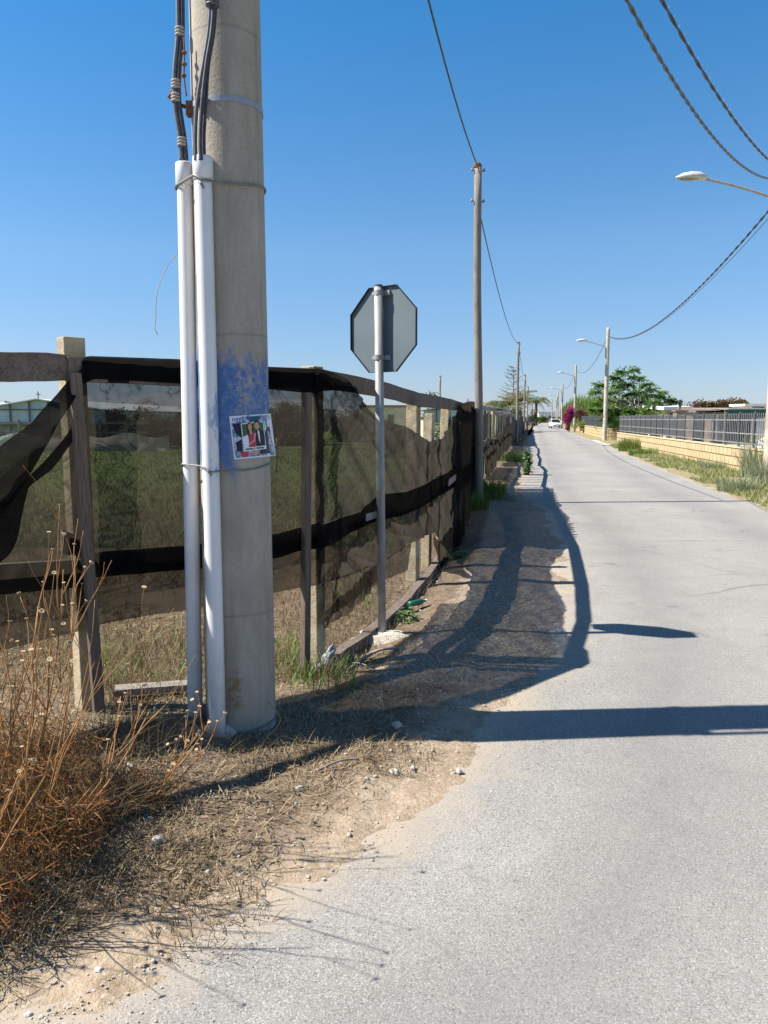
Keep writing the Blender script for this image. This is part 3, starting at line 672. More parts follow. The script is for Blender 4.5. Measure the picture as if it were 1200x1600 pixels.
# ------------------------------------------------------------------ stop sign seen from behind
SB = G(597, 995); SB.z = gh(SB.x, SB.y)
sign = thing('stop_sign', SB, 'grey back of an octagonal stop sign on a galvanised steel post', 'road sign')
mb = MB(); mb.tube([SB + Vector((0, 0, -.1)), SB + Vector((-.012, 0, 1.2)), SB + Vector((-.024, .0, 2.44))], .03, 24); post = mb.build('post', M['galv'], sign, True)
mb = MB(); mb.lathe(SB + Vector((-.024, 0, 2.44)), [(.0305, 0), (.0305, .012), (.02, .018)], 20); mb.build('post_cap', M['railp'], sign)
yaw = R(39); nb = Vector((-math.sin(yaw), -math.cos(yaw), 0)); uu = Vector((math.cos(yaw), -math.sin(yaw), 0))   # nb: back normal
SC = AT(600, 517, SB.y - nb.y * .07); SC = Vector((SB.x, SB.y, 0)) - nb * .046 + uu * .004 + Vector((-.021, 0, 0)); SC.z = 2.155
rad = .288 / math.cos(math.pi / 8)
def octp(r, off): return [SC + uu * (r * math.cos(math.pi / 8 + k * math.pi / 4)) + Vector((0, 0, r * math.sin(math.pi / 8 + k * math.pi / 4))) + nb * off for k in range(8)]
mb = MB(); a, b, c, d, e, f_ = octp(rad, 0), octp(rad, .02), octp(rad - .0025, .02), octp(rad - .0025, .002), [], []
vs = a + b + c + d; fs = []
for k in range(8):
    k2 = (k + 1) % 8
    for q in range(3): fs.append((q * 8 + k, q * 8 + k2, (q + 1) * 8 + k2, (q + 1) * 8 + k))
mb.add(vs, fs); mb.build('rim', M['rimshade'], sign); mb = MB(); mb.add(octp(rad - .003, .0025) + octp(rad - .003, .0), [tuple(range(8)), tuple(range(15, 7, -1))]); mb.build('panel', M['signback'], sign)
mb = MB(); mb.cm = 0; mb.add(octp(rad - .012, -.001), [tuple(range(7, -1, -1))]); mb.cm = 1; mb.add(octp(rad, -.0002), [tuple(range(7, -1, -1))]); mb.build('painted_face', [M['signred'], M['signwhite']], sign)
cu = bpy.data.curves.new('stop', 'FONT'); cu.body = 'STOP'; cu.size = .2; cu.align_x = 'CENTER'; cu.align_y = 'CENTER'; ob = bpy.data.objects.new('tmp_text', cu); COL.objects.link(ob)
me = bpy.data.meshes.new_from_object(ob.evaluated_get(bpy.context.evaluated_depsgraph_get())); COL.objects.unlink(ob); bpy.data.objects.remove(ob)
mb = MB(); mb.add([SC - uu * p.co.x + Vector((0, 0, p.co.y)) - nb * .0022 for p in me.vertices], [tuple(p.vertices) for p in me.polygons]); mb.build('lettering', M['signwhite'], sign)
for zz in (.24, -.19):
    mb = MB(); cc = Vector((SB.x - .021, SB.y, SC.z + zz)); mb.lathe(cc, [(.0305, -.018), (.0345, -.016), (.0345, .016), (.0305, .018)], 20)
    rot = Matrix((( uu.x, nb.x, 0), (uu.y, nb.y, 0), (0, 0, 1)))
    mb.box(cc + uu * .045 - nb * .03, (.05, .012, .03), rot); mb.box(cc - uu * .042, (.02, .02, .022), rot); mb.box(cc - nb * .045 + uu * .045, (.05, .03, .034), rot)
    mb.tube([cc + uu * .05 - nb * .045, cc + uu * .05 - nb * .01], .006, 8); mb.build('clamp', M['galv'], sign)
mb = MB(); mb.ell(SB + Vector((-.0, -.03, -.005)), (.20, .16, .06), 24, 10, .45); mb.build('footing', M['cement'], sign, True)

# ------------------------------------------------------------------ the fence
def fpt(px, off=0.0):
    """point of the fence line seen in column px; off = metres towards the road"""
    k = (px - 600) / F / CP * .985; N = len(FP); off_pts = []
    for i in range(N):
        a_, b_ = FP[max(i - 1, 0)], FP[min(i + 1, N - 1)]; nx, ny = b_[1] - a_[1], -(b_[0] - a_[0]); l = math.hypot(nx, ny)
        off_pts.append((FP[i][0] + nx / l * off, FP[i][1] + ny / l * off, nx / l, ny / l))
    for a, b in zip(off_pts, off_pts[1:]):
        fa, fb = a[0] - k * a[1], b[0] - k * b[1]
        if fa <= 0 <= fb or fb <= 0 <= fa:
            s_ = fa / (fa - fb); p = [a[j] + (b[j] - a[j]) * s_ for j in range(4)]
            if p[1] > .5: return Vector((p[0], p[1], 0)), Vector((p[2], p[3], 0)).normalized()
    return None, None
def fat(px, py, off=0.0):
    p, n = fpt(px, off); q = AT(px, py, p.y); return Vector((p.x + (q.x - p.x) * 1.0, p.y, q.z))
fence = thing('rail_fence', (-.36, 4.66, 0), 'long rickety fence of concrete posts, stakes and weathered rails along the road', 'fence')
def post_part(x, y, h, w, mat, name, lean=(0, 0), ang=None, t=None):
    rot = Matrix.Rotation(ang if ang is not None else 0, 3, 'Z'); mb = MB(); z0 = gh(x, y) - .1
    n = 5; vs = []
    for i in range(n + 1):
        k = i / n; z = z0 + (h - z0) * k; cx, cy = x + lean[0] * k, y + lean[1] * k
        for sx, sy in ((-1, -1), (1, -1), (1, 1), (-1, 1)):
            v = rot @ Vector((sx * w[0] / 2 * (1 + ru(-.03, .03)), sy * w[1] / 2 * (1 + ru(-.03, .03)), 0)); vs.append((cx + v.x, cy + v.y, z))
    fs = [(i * 4 + k, i * 4 + (k + 1) % 4, i * 4 + 4 + (k + 1) % 4, i * 4 + 4 + k) for i in range(n) for k in range(4)] + [(n * 4, n * 4 + 1, n * 4 + 2, n * 4 + 3)]
    mb.add(vs, fs); return mb.build(name, mat, fence, bevel=.006)
pa = math.atan2(.71, .74)
P1, _ = fpt(116, -.09); P2, _ = fpt(488, -.07)
post_part(P1.x, P1.y, 1.93, (.10, .10), M['postcon'], 'concrete_post', ang=R(42))
post_part(P2.x, P2.y, 1.86, (.10, .10), M['postcon'], 'concrete_post', ang=R(-28))
S1, _ = fpt(134, .055); post_part(S1.x, S1.y, 1.76, (.055, .035), M['woodv'], 'stake', lean=(-.035, -.02), ang=pa)
S2, _ = fpt(471, .055); post_part(S2.x + .0, S2.y, 1.70, (.045, .05), M['woodv'], 'stake', lean=(.03, .02), ang=pa)
for px, h, w, nm, mt, ln in ((646, 1.78, .105, 'concrete_post', 'postcon', (0, 0)), (667, 1.60, .085, 'stake', 'postcon', (.03, 0)), (691, 1.76, .10, 'concrete_post', 'postcon', (.05, .05)), (703, 1.5, .07, 'stake', 'woodv', (0, .1)), (716, 1.7, .09, 'stake', 'woodv', (.05, .05)), (728, 1.75, .09, 'concrete_post', 'postcon', (.08, 0)), (738, 1.72, .06, 'stake', 'woodv', (.1, .1))):
    p, _ = fpt(px, -.08); post_part(p.x, p.y, h, (w, w), M[mt], nm, ln, R(-22))
# rails from photographed points: (px, centre y)
def rail_run(pts, h, off, name, mat, segs=4, th=.035):
    q = [fat(px, py, off) for px, py in pts]
    for a, b in zip(q, q[1:]):
        d = (b - a).normalized() * .015; mb = MB(); mb.beam(a - d, b + d, th, h, .05, segs); mb.build(name, mat, fence, bevel=.004)
pf, _ = fpt(-1000); pe = fat(125, 575); pm_ = fat(-40, 567); mb = MB(); mb.beam((pf.x, pf.y, 1.80), pm_, .035, .125, .03, 6); mb.build('top_rail', M['wood'], fence, bevel=.004); mb = MB(); mb.beam(pm_ + (pf - pm_).normalized() * .02, pe, .036, .122, .05, 6); mb.build('top_rail', M['wood'], fence, bevel=.004)
pf, _ = fpt(-1000); mb = MB(); mb.beam((pf.x, pf.y, .86), fat(-210, 911), .035, .11, .03, 6); mb.build('middle_rail', M['woodg'], fence, bevel=.004); post_part(fpt(-800, -.09)[0].x, fpt(-800, -.09)[0].y, 1.9, (.1, .1), M['postcon'], 'concrete_post', ang=R(42))
rail_run([(110, 577), (310, 586), (492, 592)], .118, .012, 'top_rail', M['wood'], 6)
rail_run([(488, 588), (594, 609)], .11, .0, 'top_rail', M['wood'], 5); rail_run([(592, 607), (655, 625)], .112, .0, 'top_rail', M['wood'], 5); rail_run([(655, 625), (705, 632), (742, 640)], .12, .0, 'top_rail', M['wood'], 4)
rail_run([(-220, 912), (136, 893)], .115, .0, 'middle_rail', M['woodg'], 8); rail_run([(130, 884), (300, 872), (492, 842)], .115, .012, 'middle_rail', M['wood'], 6)
rail_run([(488, 838), (598, 795), (700, 745), (742, 722)], .10, .0, 'middle_rail', M['wood'], 5)
mb = MB(); a = fat(538, 818, .05); b = fat(588, 803, .05); mb.beam(a, b, .02, .05, .05, 3); mb.build('batten', M['woodg'], fence)
mb = MB(); a = fat(700, 755, .07); b = fat(717, 740, .07); mb.beam(a, b, .02, .07, .05, 2); mb.build('batten', M['woodg'], fence)
mb = MB(); b0 = fat(98, 835, .03); vs = [fat(98, 828, .03), fat(97, 862, .03), fat(105, 868, .03), fat(133, 864, .03), fat(133, 858, .03), fat(114, 834, .03)]; _, nn = fpt(110)
mb.add(vs + [v - nn * .03 for v in vs], [tuple(range(5, -1, -1)), tuple(range(6, 12))] + [(i, (i + 1) % 6, 6 + (i + 1) % 6, 6 + i) for i in range(6)]); mb.build('wedge_block', M['woodg'], fence)
# timber / kerb lying under the net
mb = MB(); q = [fat(px, py, .02) for px, py in ((500, 1066), (560, 1010))]
kp = [(-.33, 4.72), (-.12, 5.25), (.12, 6.1), (.42, 7.3), (.75, 9.0)]
for a, b in zip(kp, kp[1:]): mb.beam((a[0], a[1], gh(*a) + .03), (b[0], b[1], gh(*b) + .03), .07, .11, .08, 4)
mb.build('ground_board', M['wood'], fence)
# far run, Y 14.5 .. 80
yy = 14.6; prev = None; yj = []
while yy < 44: yj.append(yy); yy += ru(2.2, 3.0)
hts = [1.78 + ru(-.09, .09) for _ in yj]
for i in range(len(yj) - 1):
    a = Vector((Fx(yj[i]) + ru(-.05, .05), yj[i], hts[i])); b = Vector((Fx(yj[i + 1]) + ru(-.05, .05), yj[i + 1], hts[i + 1]))
    mb = MB(); mb.beam(a, b, .035, .10, .12, 3); mb.build('top_rail', M['woodg'], fence)
    mb = MB(); mb.beam(a + Vector((0, 0, -.85 + ru(-.1, .1))), b + Vector((0, 0, -.85 + ru(-.1, .1))), .03, .08, .12, 3); mb.build('middle_rail', M['wood'], fence)
yy = 14.9; k = 0
while yy < 42:
    post_part(Fx(yy) - .07 + ru(-.03, .03), yy, 1.74 + ru(-.12, .08), (.10, .10) if k % 3 == 0 else (ru(.06, .11), ru(.08, .13)), M['postcon' if k % 3 == 0 else ('woodv' if k % 3 == 1 else 'woodv')], 'concrete_post' if k % 3 == 0 else 'stake', (ru(-.05, .05), ru(-.12, .2)), R(12)); yy += ru(.55, 1.0); k += 1
# the far dark stretch of fence
ff = thing('boarded_fence', (7.4, 45, 0), 'far dark boarded fence lined with black sheeting beyond the third pole', 'fence')
mb = MB()
for i in range(30):
    y0 = 43 + i * 2.2; y1 = y0 + 2.15; mb.beam((Fx(y0), y0, .85 + ru(-.05, .05)), (Fx(y1), y1, .85), .06, 1.75 + ru(-.15, .15), .02, 1)
mb.build('sheeting', M['darkvoid'], ff)
for i in range(14):
    y0 = 43 + i * 4.7; mb = MB(); mb.box((Fx(y0) + .06, y0, .93), (.1, .1, 1.86 + ru(-.1, .1))); mb.build('post', M['woodg'], ff)

# nets --------------------------------------------------------------------------------
def net(pxs, top, bot, off, nrow, amp, seed, dirv=(1.0, 1.0), fold=0.0, fan=None):
    mb = MB(); nc = len(pxs); vs = []
    for j in range(nrow + 1):
        v = j / nrow
        for i, px in enumerate(pxs):
            py = interp(top, px) * (1 - v) + interp(bot, px) * v
            p, n_ = fpt(px, off); q = AT(px, py, p.y)
            s_ = p.length
            w = amp * (nz((p.x + p.y) * 3.1 * dirv[0] + q.z * 4.2 * dirv[1] + seed, q.z * 1.5 - seed) + .5 * nz((p.x + p.y) * 9 * dirv[0] - q.z * 8 * dirv[1] + seed, q.z * 3))
            w += fold * math.sin((p.x + p.y) * 26 + 2.5 * nz(p.y * 4, q.z * 2, seed))
            if fan:
                for fx_, fy_, fa_, fr_ in fan:
                    dx_, dy_ = px - fx_, (py - fy_) * .8; dd_ = math.hypot(dx_, dy_); th_ = math.atan2(dy_, dx_) + .12 * nz(px * .02, py * .02, seed)
                    w += fa_ * (1 - abs(math.sin(th_ * fr_ + 1.5 * nz(px * .012, py * .012, seed + 3)))) ** 5 * smooth(4, 40, dd_) * smooth(190, 90, dd_)
            vs.append(Vector((p.x, p.y, q.z)) + n_ * w)
    fs = [(j * nc + i, (j + 1) * nc + i, (j + 1) * nc + i + 1, j * nc + i + 1) for j in range(nrow) for i in range(nc - 1)]
    mb.add(vs, fs); return mb
def lin(a, b, n): return [a + (b - a) * i / n for i in range(n + 1)]
netA = thing('shade_net', (-1.2, 3.9, 0), 'black shade net hung on the fence behind the concrete pole, pulled into a diagonal fold', 'shade net', 'torn black shade nets on the fence')
topA = [(-260, 960), (-120, 860), (0, 742), (60, 690), (105, 640), (128, 585), (140, 558), (280, 563), (420, 575), (492, 578), (500, 579)]
botA = [(-260, 1065), (0, 1012), (105, 986), (155, 973), (230, 960), (290, 953), (430, 925), (470, 917), (503, 914)]
net(lin(-260, 140, 60) + lin(146, 497, 50), topA, botA, .032, 40, .014, 3.0, (1, 1), 0, [(145, 572, .012, 12)]).build('mesh_panel', M['net'], netA, True)
# doubled hem over the rails
net(lin(132, 497, 50), [(132, 566), (140, 556), (280, 561), (420, 573), (497, 576)], [(132, 600), (150, 592), (280, 599), (420, 608), (497, 616)], .045, 4, .006, 9.0).build('rail_hem', M['netrag'], netA, True)
net(lin(150, 497, 50), [(150, 862), (290, 852), (430, 834), (497, 816)], [(150, 898), (290, 888), (430, 872), (497, 850)], .045, 4, .008, 12.0).build('rail_hem', M['netrag'], netA, True)
net(lin(-220, 136, 40), [(-220, 918), (0, 905), (136, 893)], [(-220, 945), (0, 928), (136, 915)], .045, 3, .006, 15.0).build('rail_hem', M['netrag'], netA, True)
# diagonal bunched folds
net(lin(-200, 136, 70), [(-200, 850), (0, 695), (50, 660), (100, 604), (120, 585), (136, 572)], [(-200, 1010), (0, 800), (60, 715), (105, 640), (136, 592)], .05, 14, .03, 20.0, (.6, 1.4)).build('fold', M['netrag'], netA, True)
net(lin(-200, 112, 60), [(-200, 900), (0, 780), (50, 735), (95, 690), (112, 668)], [(-200, 1030), (0, 868), (12, 850), (40, 760), (75, 735), (112, 690)], .055, 10, .025, 25.0, (.6, 1.4)).build('fold', M['netrag'], netA, True)
netB = thing('shade_net', (.3, 6.8, 0), 'sagging torn black shade net slung between the fence rails behind the sign post', 'shade net', 'torn black shade nets on the fence')
topB = [(494, 577), (520, 583), (545, 595), (560, 614), (578, 640), (600, 655), (640, 670), (672, 690), (690, 686), (702, 664), (718, 640), (730, 629), (748, 629)]
botB = [(494, 913), (520, 908), (560, 893), (590, 882), (640, 850), (665, 838), (680, 832), (700, 862), (715, 882), (730, 850), (748, 800)]
pxB = lin(494, 640, 110) + lin(641, 700, 50) + lin(701, 749, 60)
net(pxB, topB, botB, .05, 96, .035, 31.0, (1.0, 1.3), 0, [(500, 585, .016, 11), (742, 632, .009, 13), (500, 835, .010, 8)]).build('mesh_panel', M['net2'], netB, True)
net(lin(492, 556, 24), [(492, 575), (520, 581), (545, 594), (556, 610)], [(492, 612), (520, 610), (545, 612), (556, 613)], .06, 5, .01, 36.0).build('rail_hem', M['netrag'], netB, True)
net(lin(494, 735, 70), [(494, 822), (560, 800), (598, 772), (640, 768), (700, 738), (735, 716)], [(494, 862), (560, 826), (598, 812), (640, 803), (700, 768), (735, 745)], .07, 8, .03, 40.0, (1, .3)).build('bunched_fold', M['netrag'], netB, True)
net(lin(498, 640, 46), [(498, 912), (560, 890), (590, 880), (640, 848)], [(498, 975), (510, 968), (560, 930), (590, 910), (640, 890)], .05, 14, .03, 44.0, (2, -1)).build('torn_veil', M['veil'], netB, True)
net(lin(498, 600, 40), [(498, 960), (540, 925), (575, 890), (600, 878)], [(498, 985), (540, 960), (575, 930), (600, 900)], .06, 8, .03, 47.0, (4, -2), .008).build('torn_veil', M['veil'], netB, True)
net(lin(676, 718, 30), [(676, 832), (690, 846), (718, 800)], [(676, 846), (690, 900), (718, 900)], .06, 14, .03, 49.0).build('torn_veil', M['net'], netB, True)
_c = 1
netC = thing('shade_net', (1.4, 13.4, 0), 'bunched black shade net gathered in vertical folds against the timber pole', 'shade net', 'torn black shade nets on the fence')
net(lin(712, 747, 120), [(712, 655), (722, 632), (735, 627), (747, 630)], [(712, 895), (722, 880), (735, 835), (747, 795)], .08, 30, .03, 55.0, (3, .2), .04).build('gathered_folds', M['net2'], netC, True)
net(lin(736, 747, 40), [(736, 640), (747, 640)], [(736, 810), (742, 770), (747, 740)], .11, 20, .03, 58.0, (3, .2), .03).build('gathered_folds', M['net2'], netC, True)
netD = thing('shade_net', (3.5, 25, 0), 'ragged black net scraps draped low along the far pickets', 'shade net', 'torn black shade nets on the fence')
def farnet(y0, y1, zt, zb, seed, sag, mat):
    mb = MB(); n = 60; m = 8; vs = []
    for j in range(m + 1):
        for i in range(n + 1):
            s_ = i / n; y = y0 + (y1 - y0) * s_; b = -sag * math.sin(math.pi * ((s_ * 3) % 1)) + .12 * nz(y * .9, seed)
            z = (zt + b) * (1 - j / m) + (zb + b * .6 + .15 * nz(y * 1.3, seed + 5)) * j / m
            vs.append((Fx(y) + .10 + .05 * nz(y * 4, z * 3, seed), y, z))
    mb.add(vs, [(j * (n + 1) + i, (j + 1) * (n + 1) + i, (j + 1) * (n + 1) + i + 1, j * (n + 1) + i + 1) for j in range(m) for i in range(n)]); return mb.build('draped_scrap', mat, netD, True)
farnet(15.2, 24, 1.0, .62, 3, .18, M['net2']); farnet(24.4, 33, 1.2, .3, 7, .2, M['net2']); farnet(33.2, 43, 1.35, .15, 9, .15, M['net2']); farnet(19, 24, .7, .05, 13, .1, M['net'])

# ------------------------------------------------------------------ timber poles along the left and their wires
def wood_pole(px, Y, ztop, r0, r1, label, label_grp='timber poles carrying wire along the fence', lean=0.0):
    x = (px - 600) / F * (Y * CP + CAMH * SP); z0 = gh(x, Y)
    o = thing('timber_pole', (x, Y, z0), label, 'utility pole', label_grp)
    mb = MB(); n = 9; mb.tube([(x + lean * k / n + .012 * math.sin(k * .8), Y, z0 - .1 + (ztop - z0 + .1) * k / n) for k in range(n + 1)], [r0 + (r1 - r0) * k / n for k in range(n + 1)], 14); mb.build('shaft', M['polewood'], o, True)
    x += lean; mb = MB(); mb.lathe((x, Y, ztop), [(r1, -.06), (r1 + .006, -.05), (r1 + .006, -.0), (r1 * .7, .03)], 14); mb.build('cap', M['rust'], o)
    for dz in (-.1, -.62):
        mb = MB(); mb.tube([(x - r1 - .03, Y - .02, ztop + dz), (x + r1 + .05, Y - .02, ztop + dz - .02)], .012, 6); mb.ell((x + r1 + .05, Y - .02, ztop + dz), (.022, .022, .03), 8, 6); mb.ell((x - r1 - .03, Y - .02, ztop + dz + .01), (.022, .022, .03), 8, 6); mb.build('insulator', M['galv'], o)
    return Vector((x, Y, ztop))
T2 = wood_pole(748, 14.1, 5.97, .078, .066, 'nearest timber pole, standing in green grass at the end of the net', lean=-.11)
T3 = wood_pole(807, 45.7, 5.97, .085, .07, 'second timber pole, rising in front of the bare Norfolk pine')
T4 = wood_pole(818.5, 79.6, 5.97, .09, .08, 'third timber pole, beside the yellowish palm clump')
T5 = wood_pole(823.5, 108, 5.97, .1, .09, 'fourth timber pole, between the yellow palm clump and far date palm')
T6 = wood_pole(831, 150, 5.4, .1, .09, 'smallest timber pole, just left of the far date palm')
T9 = wood_pole(687, 81, 5.95, .11, .1, 'lone timber pole inland, seen above the fence rail', 'timber poles inland')
def sagwire(name, a, b, sag, r, label, n=40, twist=0.0, cat='cable', mat='cable', group=None):
    a = Vector(a); b = Vector(b); mb = MB(); strands = 2 if twist else 1; L = (b - a).length
    side = Vector((0, 0, 1)).cross(b - a).normalized()
    m = n if not twist else int(L / .045)
    for s_ in range(strands):
        pts = []
        for i in range(m + 1):
            u = i / m; p = a.lerp(b, u) - Vector((0, 0, sag * 4 * u * (1 - u)))
            if twist:
                an = u * L / twist * 2 * math.pi + s_ * math.pi; p = p + side * r * .95 * math.cos(an) + Vector((0, 0, r * .95 * math.sin(an)))
            pts.append(p)
        mb.tube(pts, r, 6)
    return tag(mb.build(name, M[mat], None, True), label, cat, group)
PT = PB + Vector((0, 0, 7.4))
sagwire('overhead_wire', Vector((-.608, 3.736, 6.723)), Vector((1.665, 14.097, 5.887)), .43, .012, 'black overhead wire from the top edge down to the nearest timber pole')
sagwire('overhead_wire', T2 + Vector((.0, .08, -.55)), T3 + Vector((0, 0, -.05)), .62, .012, 'black overhead wire slung from first to second timber pole')
sagwire('overhead_wire', T3 + Vector((0, 0, -.05)), T4 + Vector((0, 0, -.05)), .6, .014, 'thin overhead wire between second and third timber poles')
sagwire('overhead_wire', T4, T5, .5, .014, 'thin distant overhead wire beyond the third timber pole')

# ------------------------------------------------------------------ street lamps on the right
def lamp(px, Y, h, label, ext=0.0):
    x = (px - 600) / F * (Y * CP + CAMH * SP); z0 = gh(x, Y)
    o = thing('street_lamp', (x, Y, z0), label, 'street lamp', 'concrete street lamps along the right of the road')
    mb = MB(); mb.lathe((x, Y, z0), [(.155, -.15), (.155, 0), (.115, h - .15), (.11, h)], 24); mb.build('pole', M['lampole'], o, True)
    za = z0 + 6.38; mb = MB()
    pts = polycurve([(x - .15, Y - .04, za - .75), (x - .15, Y - .04, za - .3), (x - .17, Y - .05, za - .06), (x - .30, Y - .07, za + .02), (x - .9 - ext * .6, Y - .12, za + .2 + ext * .13), (x - 1.55 - ext, Y - .18, za + .37 + ext * .1)], 6)
    mb.tube(pts, .03, 10)
    mb.box((x - .13, Y - .03, za - .6), (.08, .05, .05)); mb.box((x - .13, Y - .03, za - .25), (.08, .05, .05)); mb.build('arm', M['arm'], o, True)
    hd = Vector((x - 1.50 - ext, Y - .175, za + .36 + ext * .1)); ax = Vector((-.985, -.09, .0)).normalized(); sd_ = Vector((-ax.y, ax.x, 0)); up = ax.cross(sd_); up = -up if up.z < 0 else up
    mb = MB(); stn = [(0, .035, .03, .03), (.06, .10, .085, .06), (.2, .15, .135, .06), (.4, .16, .135, .055), (.58, .13, .095, .05), (.70, .06, .035, .03), (.735, .015, .01, .01)]
    vs = []; nn_ = 16
    for d_, hw, ht, hb in stn:
        for k in range(nn_):
            an = 2 * math.pi * k / nn_; sx = math.cos(an) * hw; sz = math.sin(an); sz = sz * ht if sz > 0 else sz * hb * .6
            vs.append(hd + ax * d_ + sd_ * sx + up * (sz + .02))
    fs = [(i * nn_ + k, i * nn_ + (k + 1) % nn_, (i + 1) * nn_ + (k + 1) % nn_, (i + 1) * nn_ + k) for i in range(len(stn) - 1) for k in range(nn_)] + [tuple(range(nn_ - 1, -1, -1)), tuple((len(stn) - 1) * nn_ + k for k in range(nn_))]
    mb.add(vs, fs); hdob = mb.build('lamp_head', M['lampgrey'], o, True)
    mb = MB(); mb.ell(hd + ax * .42 - up * .012, (.22, .10, .03), 16, 6); mb.build('lens', M['lampglass'], hdob, True).matrix_parent_inverse = Matrix.Identity(4)
    hdob2 = o.children
    return Vector((x, Y, z0))
lampd = [(1201, 18.0, 'nearest street lamp, its white head reaching out from the right edge'), (944.5, 53.5, 'second street lamp, at the driveway between the yellow walls'), (897, 89.6, 'third street lamp, beside the magenta bougainvillea'), (877.5, 134, 'fourth street lamp, next to the white car'), (871, 172, 'fifth street lamp, rising behind the reeds'), (869, 210, 'sixth street lamp, tiny behind the reeds'), (862, 255, 'farthest street lamp, over the end of the road')]
LB = [lamp(px, Y, 7.65, lab, .36 if Y == 18.0 else 0.0) for px, Y, lab in lampd]
A, B, Cc, D = LB[:4]
tg = 'twisted cables crossing to the nearest street lamp'
sagwire('twisted_cable', Vector((-.615, 3.85, 6.838)), Vector((8.896, 17.922, 6.877)), 1.194, .0125, 'twisted grey overhead cable sagging from the top edge, lower of two', 40, .55, group=tg, mat='cableg')
c2 = sagwire('lashed_cable', Vector((-.634, 3.611, 6.744)), Vector((8.97, 17.894, 6.965)), .716, .0115, 'dark overhead cable with wire lashings, upper of the two at top right', 40, .9, group=tg)
mb = MB()
for i in range(70):
    u = i / 70; p = Vector((-.634, 3.611, 6.744)).lerp(Vector((8.97, 17.894, 6.965)), u) - Vector((0, 0, .716 * 4 * u * (1 - u))); 
    mb.tube([p - Vector((.0, 0, .025)), p + Vector((.012, 0, .02)), p + Vector((.03, .0, .045))], .004, 5)
lash = mb.build('lashings', M['galv'], c2)
sagwire('twisted_cable', A + Vector((0, 0, 6.62)), B + Vector((0, 0, 7.1)), 1.25, .016, 'twisted dark cable between nearest and second street lamps', 40, 1.1)
sagwire('overhead_wire', A + Vector((.15, .3, 6.5)), B + Vector((.05, 0, 7.0)), 1.15, .008, 'thin wire just below the twisted cable between first two lamps')
sagwire('overhead_wire', B + Vector((0, 0, 7.1)), Cc + Vector((0, 0, 7.1)), 1.2, .02, 'dark cable between second and third street lamps')
sagwire('overhead_wire', Cc + Vector((0, 0, 7.1)), D + Vector((0, 0, 7.1)), 1.1, .02, 'thin dark cable between third and fourth street lamps')

# ------------------------------------------------------------------ yellow walls and railings
def wall(pts, h, label, grp='yellow block walls along the right verge'):
    o = thing('block_wall', (pts[0][0], pts[0][1], 0), label, 'wall', grp)
    mb = MB(); uv = []; th = .22; s0 = 0
    for (x0, y0), (x1, y1) in zip(pts, pts[1:]):
        a = Vector((x0, y0, 0)); b = Vector((x1, y1, 0)); d = (b - a).normalized(); n_ = Vector((d.y, -d.x, 0)); L = (b - a).length
        q = [a, b, b - n_ * (-th), a - n_ * (-th)]
        vs = [Vector((p.x, p.y, z)) for z in (-.1, h) for p in q]; k = len(mb.v); mb.add(vs, [(0, 1, 5, 4), (1, 2, 6, 5), (2, 3, 7, 6), (3, 0, 4, 7), (4, 5, 6, 7)])
        for (aa, bb, l) in ((s0, s0 + L, 0), (0, th, 0), (s0 + L, s0, 0), (0, th, 0)): uv += [(aa, -.1), (bb, -.1), (bb, h), (aa, h)]
        uv += [(s0, 0), (s0 + L, 0), (s0 + L, .2), (s0, .2)]; s0 += L
    ob = mb.build('blockwork', M['blocks'], o); ul = ob.data.uv_layers.new(name='UVMap')
    for i, c_ in enumerate(uv): ul.data[i].uv = c_
    mb = MB()
    for (x0, y0), (x1, y1) in zip(pts, pts[1:]):
        a = Vector((x0, y0, h + .02)); b = Vector((x1, y1, h + .02)); d = (b - a).normalized(); n_ = Vector((d.y, -d.x, 0)); mb.beam(a + n_ * .11, b + n_ * .11, .27, .04, .0, 1)
    mb.build('coping', M['coping'], o); return o
W1 = [(13.42, 43.7), (9.3, 16.5), (7.9, 7.2)]
wall(W1, .735, 'long yellow block garden wall behind the grass verge, under the grey railing')
wall([(24.4, 97), (22.9, 89.5), (16.5, 56.2), (17.4, 56.0), (26, 55.2)], .80, 'far yellow block wall with a corner beside the second street lamp')
def railing(pts, z0, z1, label, bay, sp, grp, mat1='rail', inset=.11):
    o = thing('railing', (pts[0][0], pts[0][1], z0), label, 'railing', grp)
    for (x0, y0), (x1, y1) in zip(pts, pts[1:]):
        a = Vector((x0, y0, 0)); b = Vector((x1, y1, 0)); d = (b - a).normalized(); n_ = Vector((d.y, -d.x, 0)); a += n_ * inset; b += n_ * inset; L = (b - a).length; nb_ = max(1, int(L / bay))
        for i in range(nb_):
            p = a.lerp(b, i / nb_); q = a.lerp(b, (i + 1) / nb_)
            mb = MB(); mb.box((p.x, p.y, (z0 + z1) / 2 + .02), (.05, .05, z1 - z0 + .04)); mb.ell((p.x, p.y, z1 + .06), (.03, .03, .035), 8, 6); mb.build('post', M['railp'], o)
            mb = MB(); m = int((q - p).length / sp)
            for k in range(1, m):
                c_ = p.lerp(q, k / m); mb.box((c_.x, c_.y, (z0 + z1) / 2 + .04), (.017, .017, z1 - z0 - .06)); mb.ell((c_.x, c_.y, z1 + .02), (.013, .013, .04), 6, 4)
            for zz in (z0 + .10, z0 + .42 * (z1 - z0), z1 - .13): mb.beam((p.x, p.y, zz), (q.x, q.y, zz), .03, .035)
            mb.build('bar_panel', M[mat1], o)
    return o
railing([(13.38, 43.5), (9.3, 16.5)], .775, 1.64, 'pale grey steel railing on the long yellow wall at right', 1.25, .15, 'steel railings on the yellow walls')
railing([(22.9, 89.5), (16.5, 56.3)], .84, 1.72, 'darker steel railing with shrubs behind, on the far yellow wall', 2.0, .16, 'steel railings on the yellow walls', 'railp')

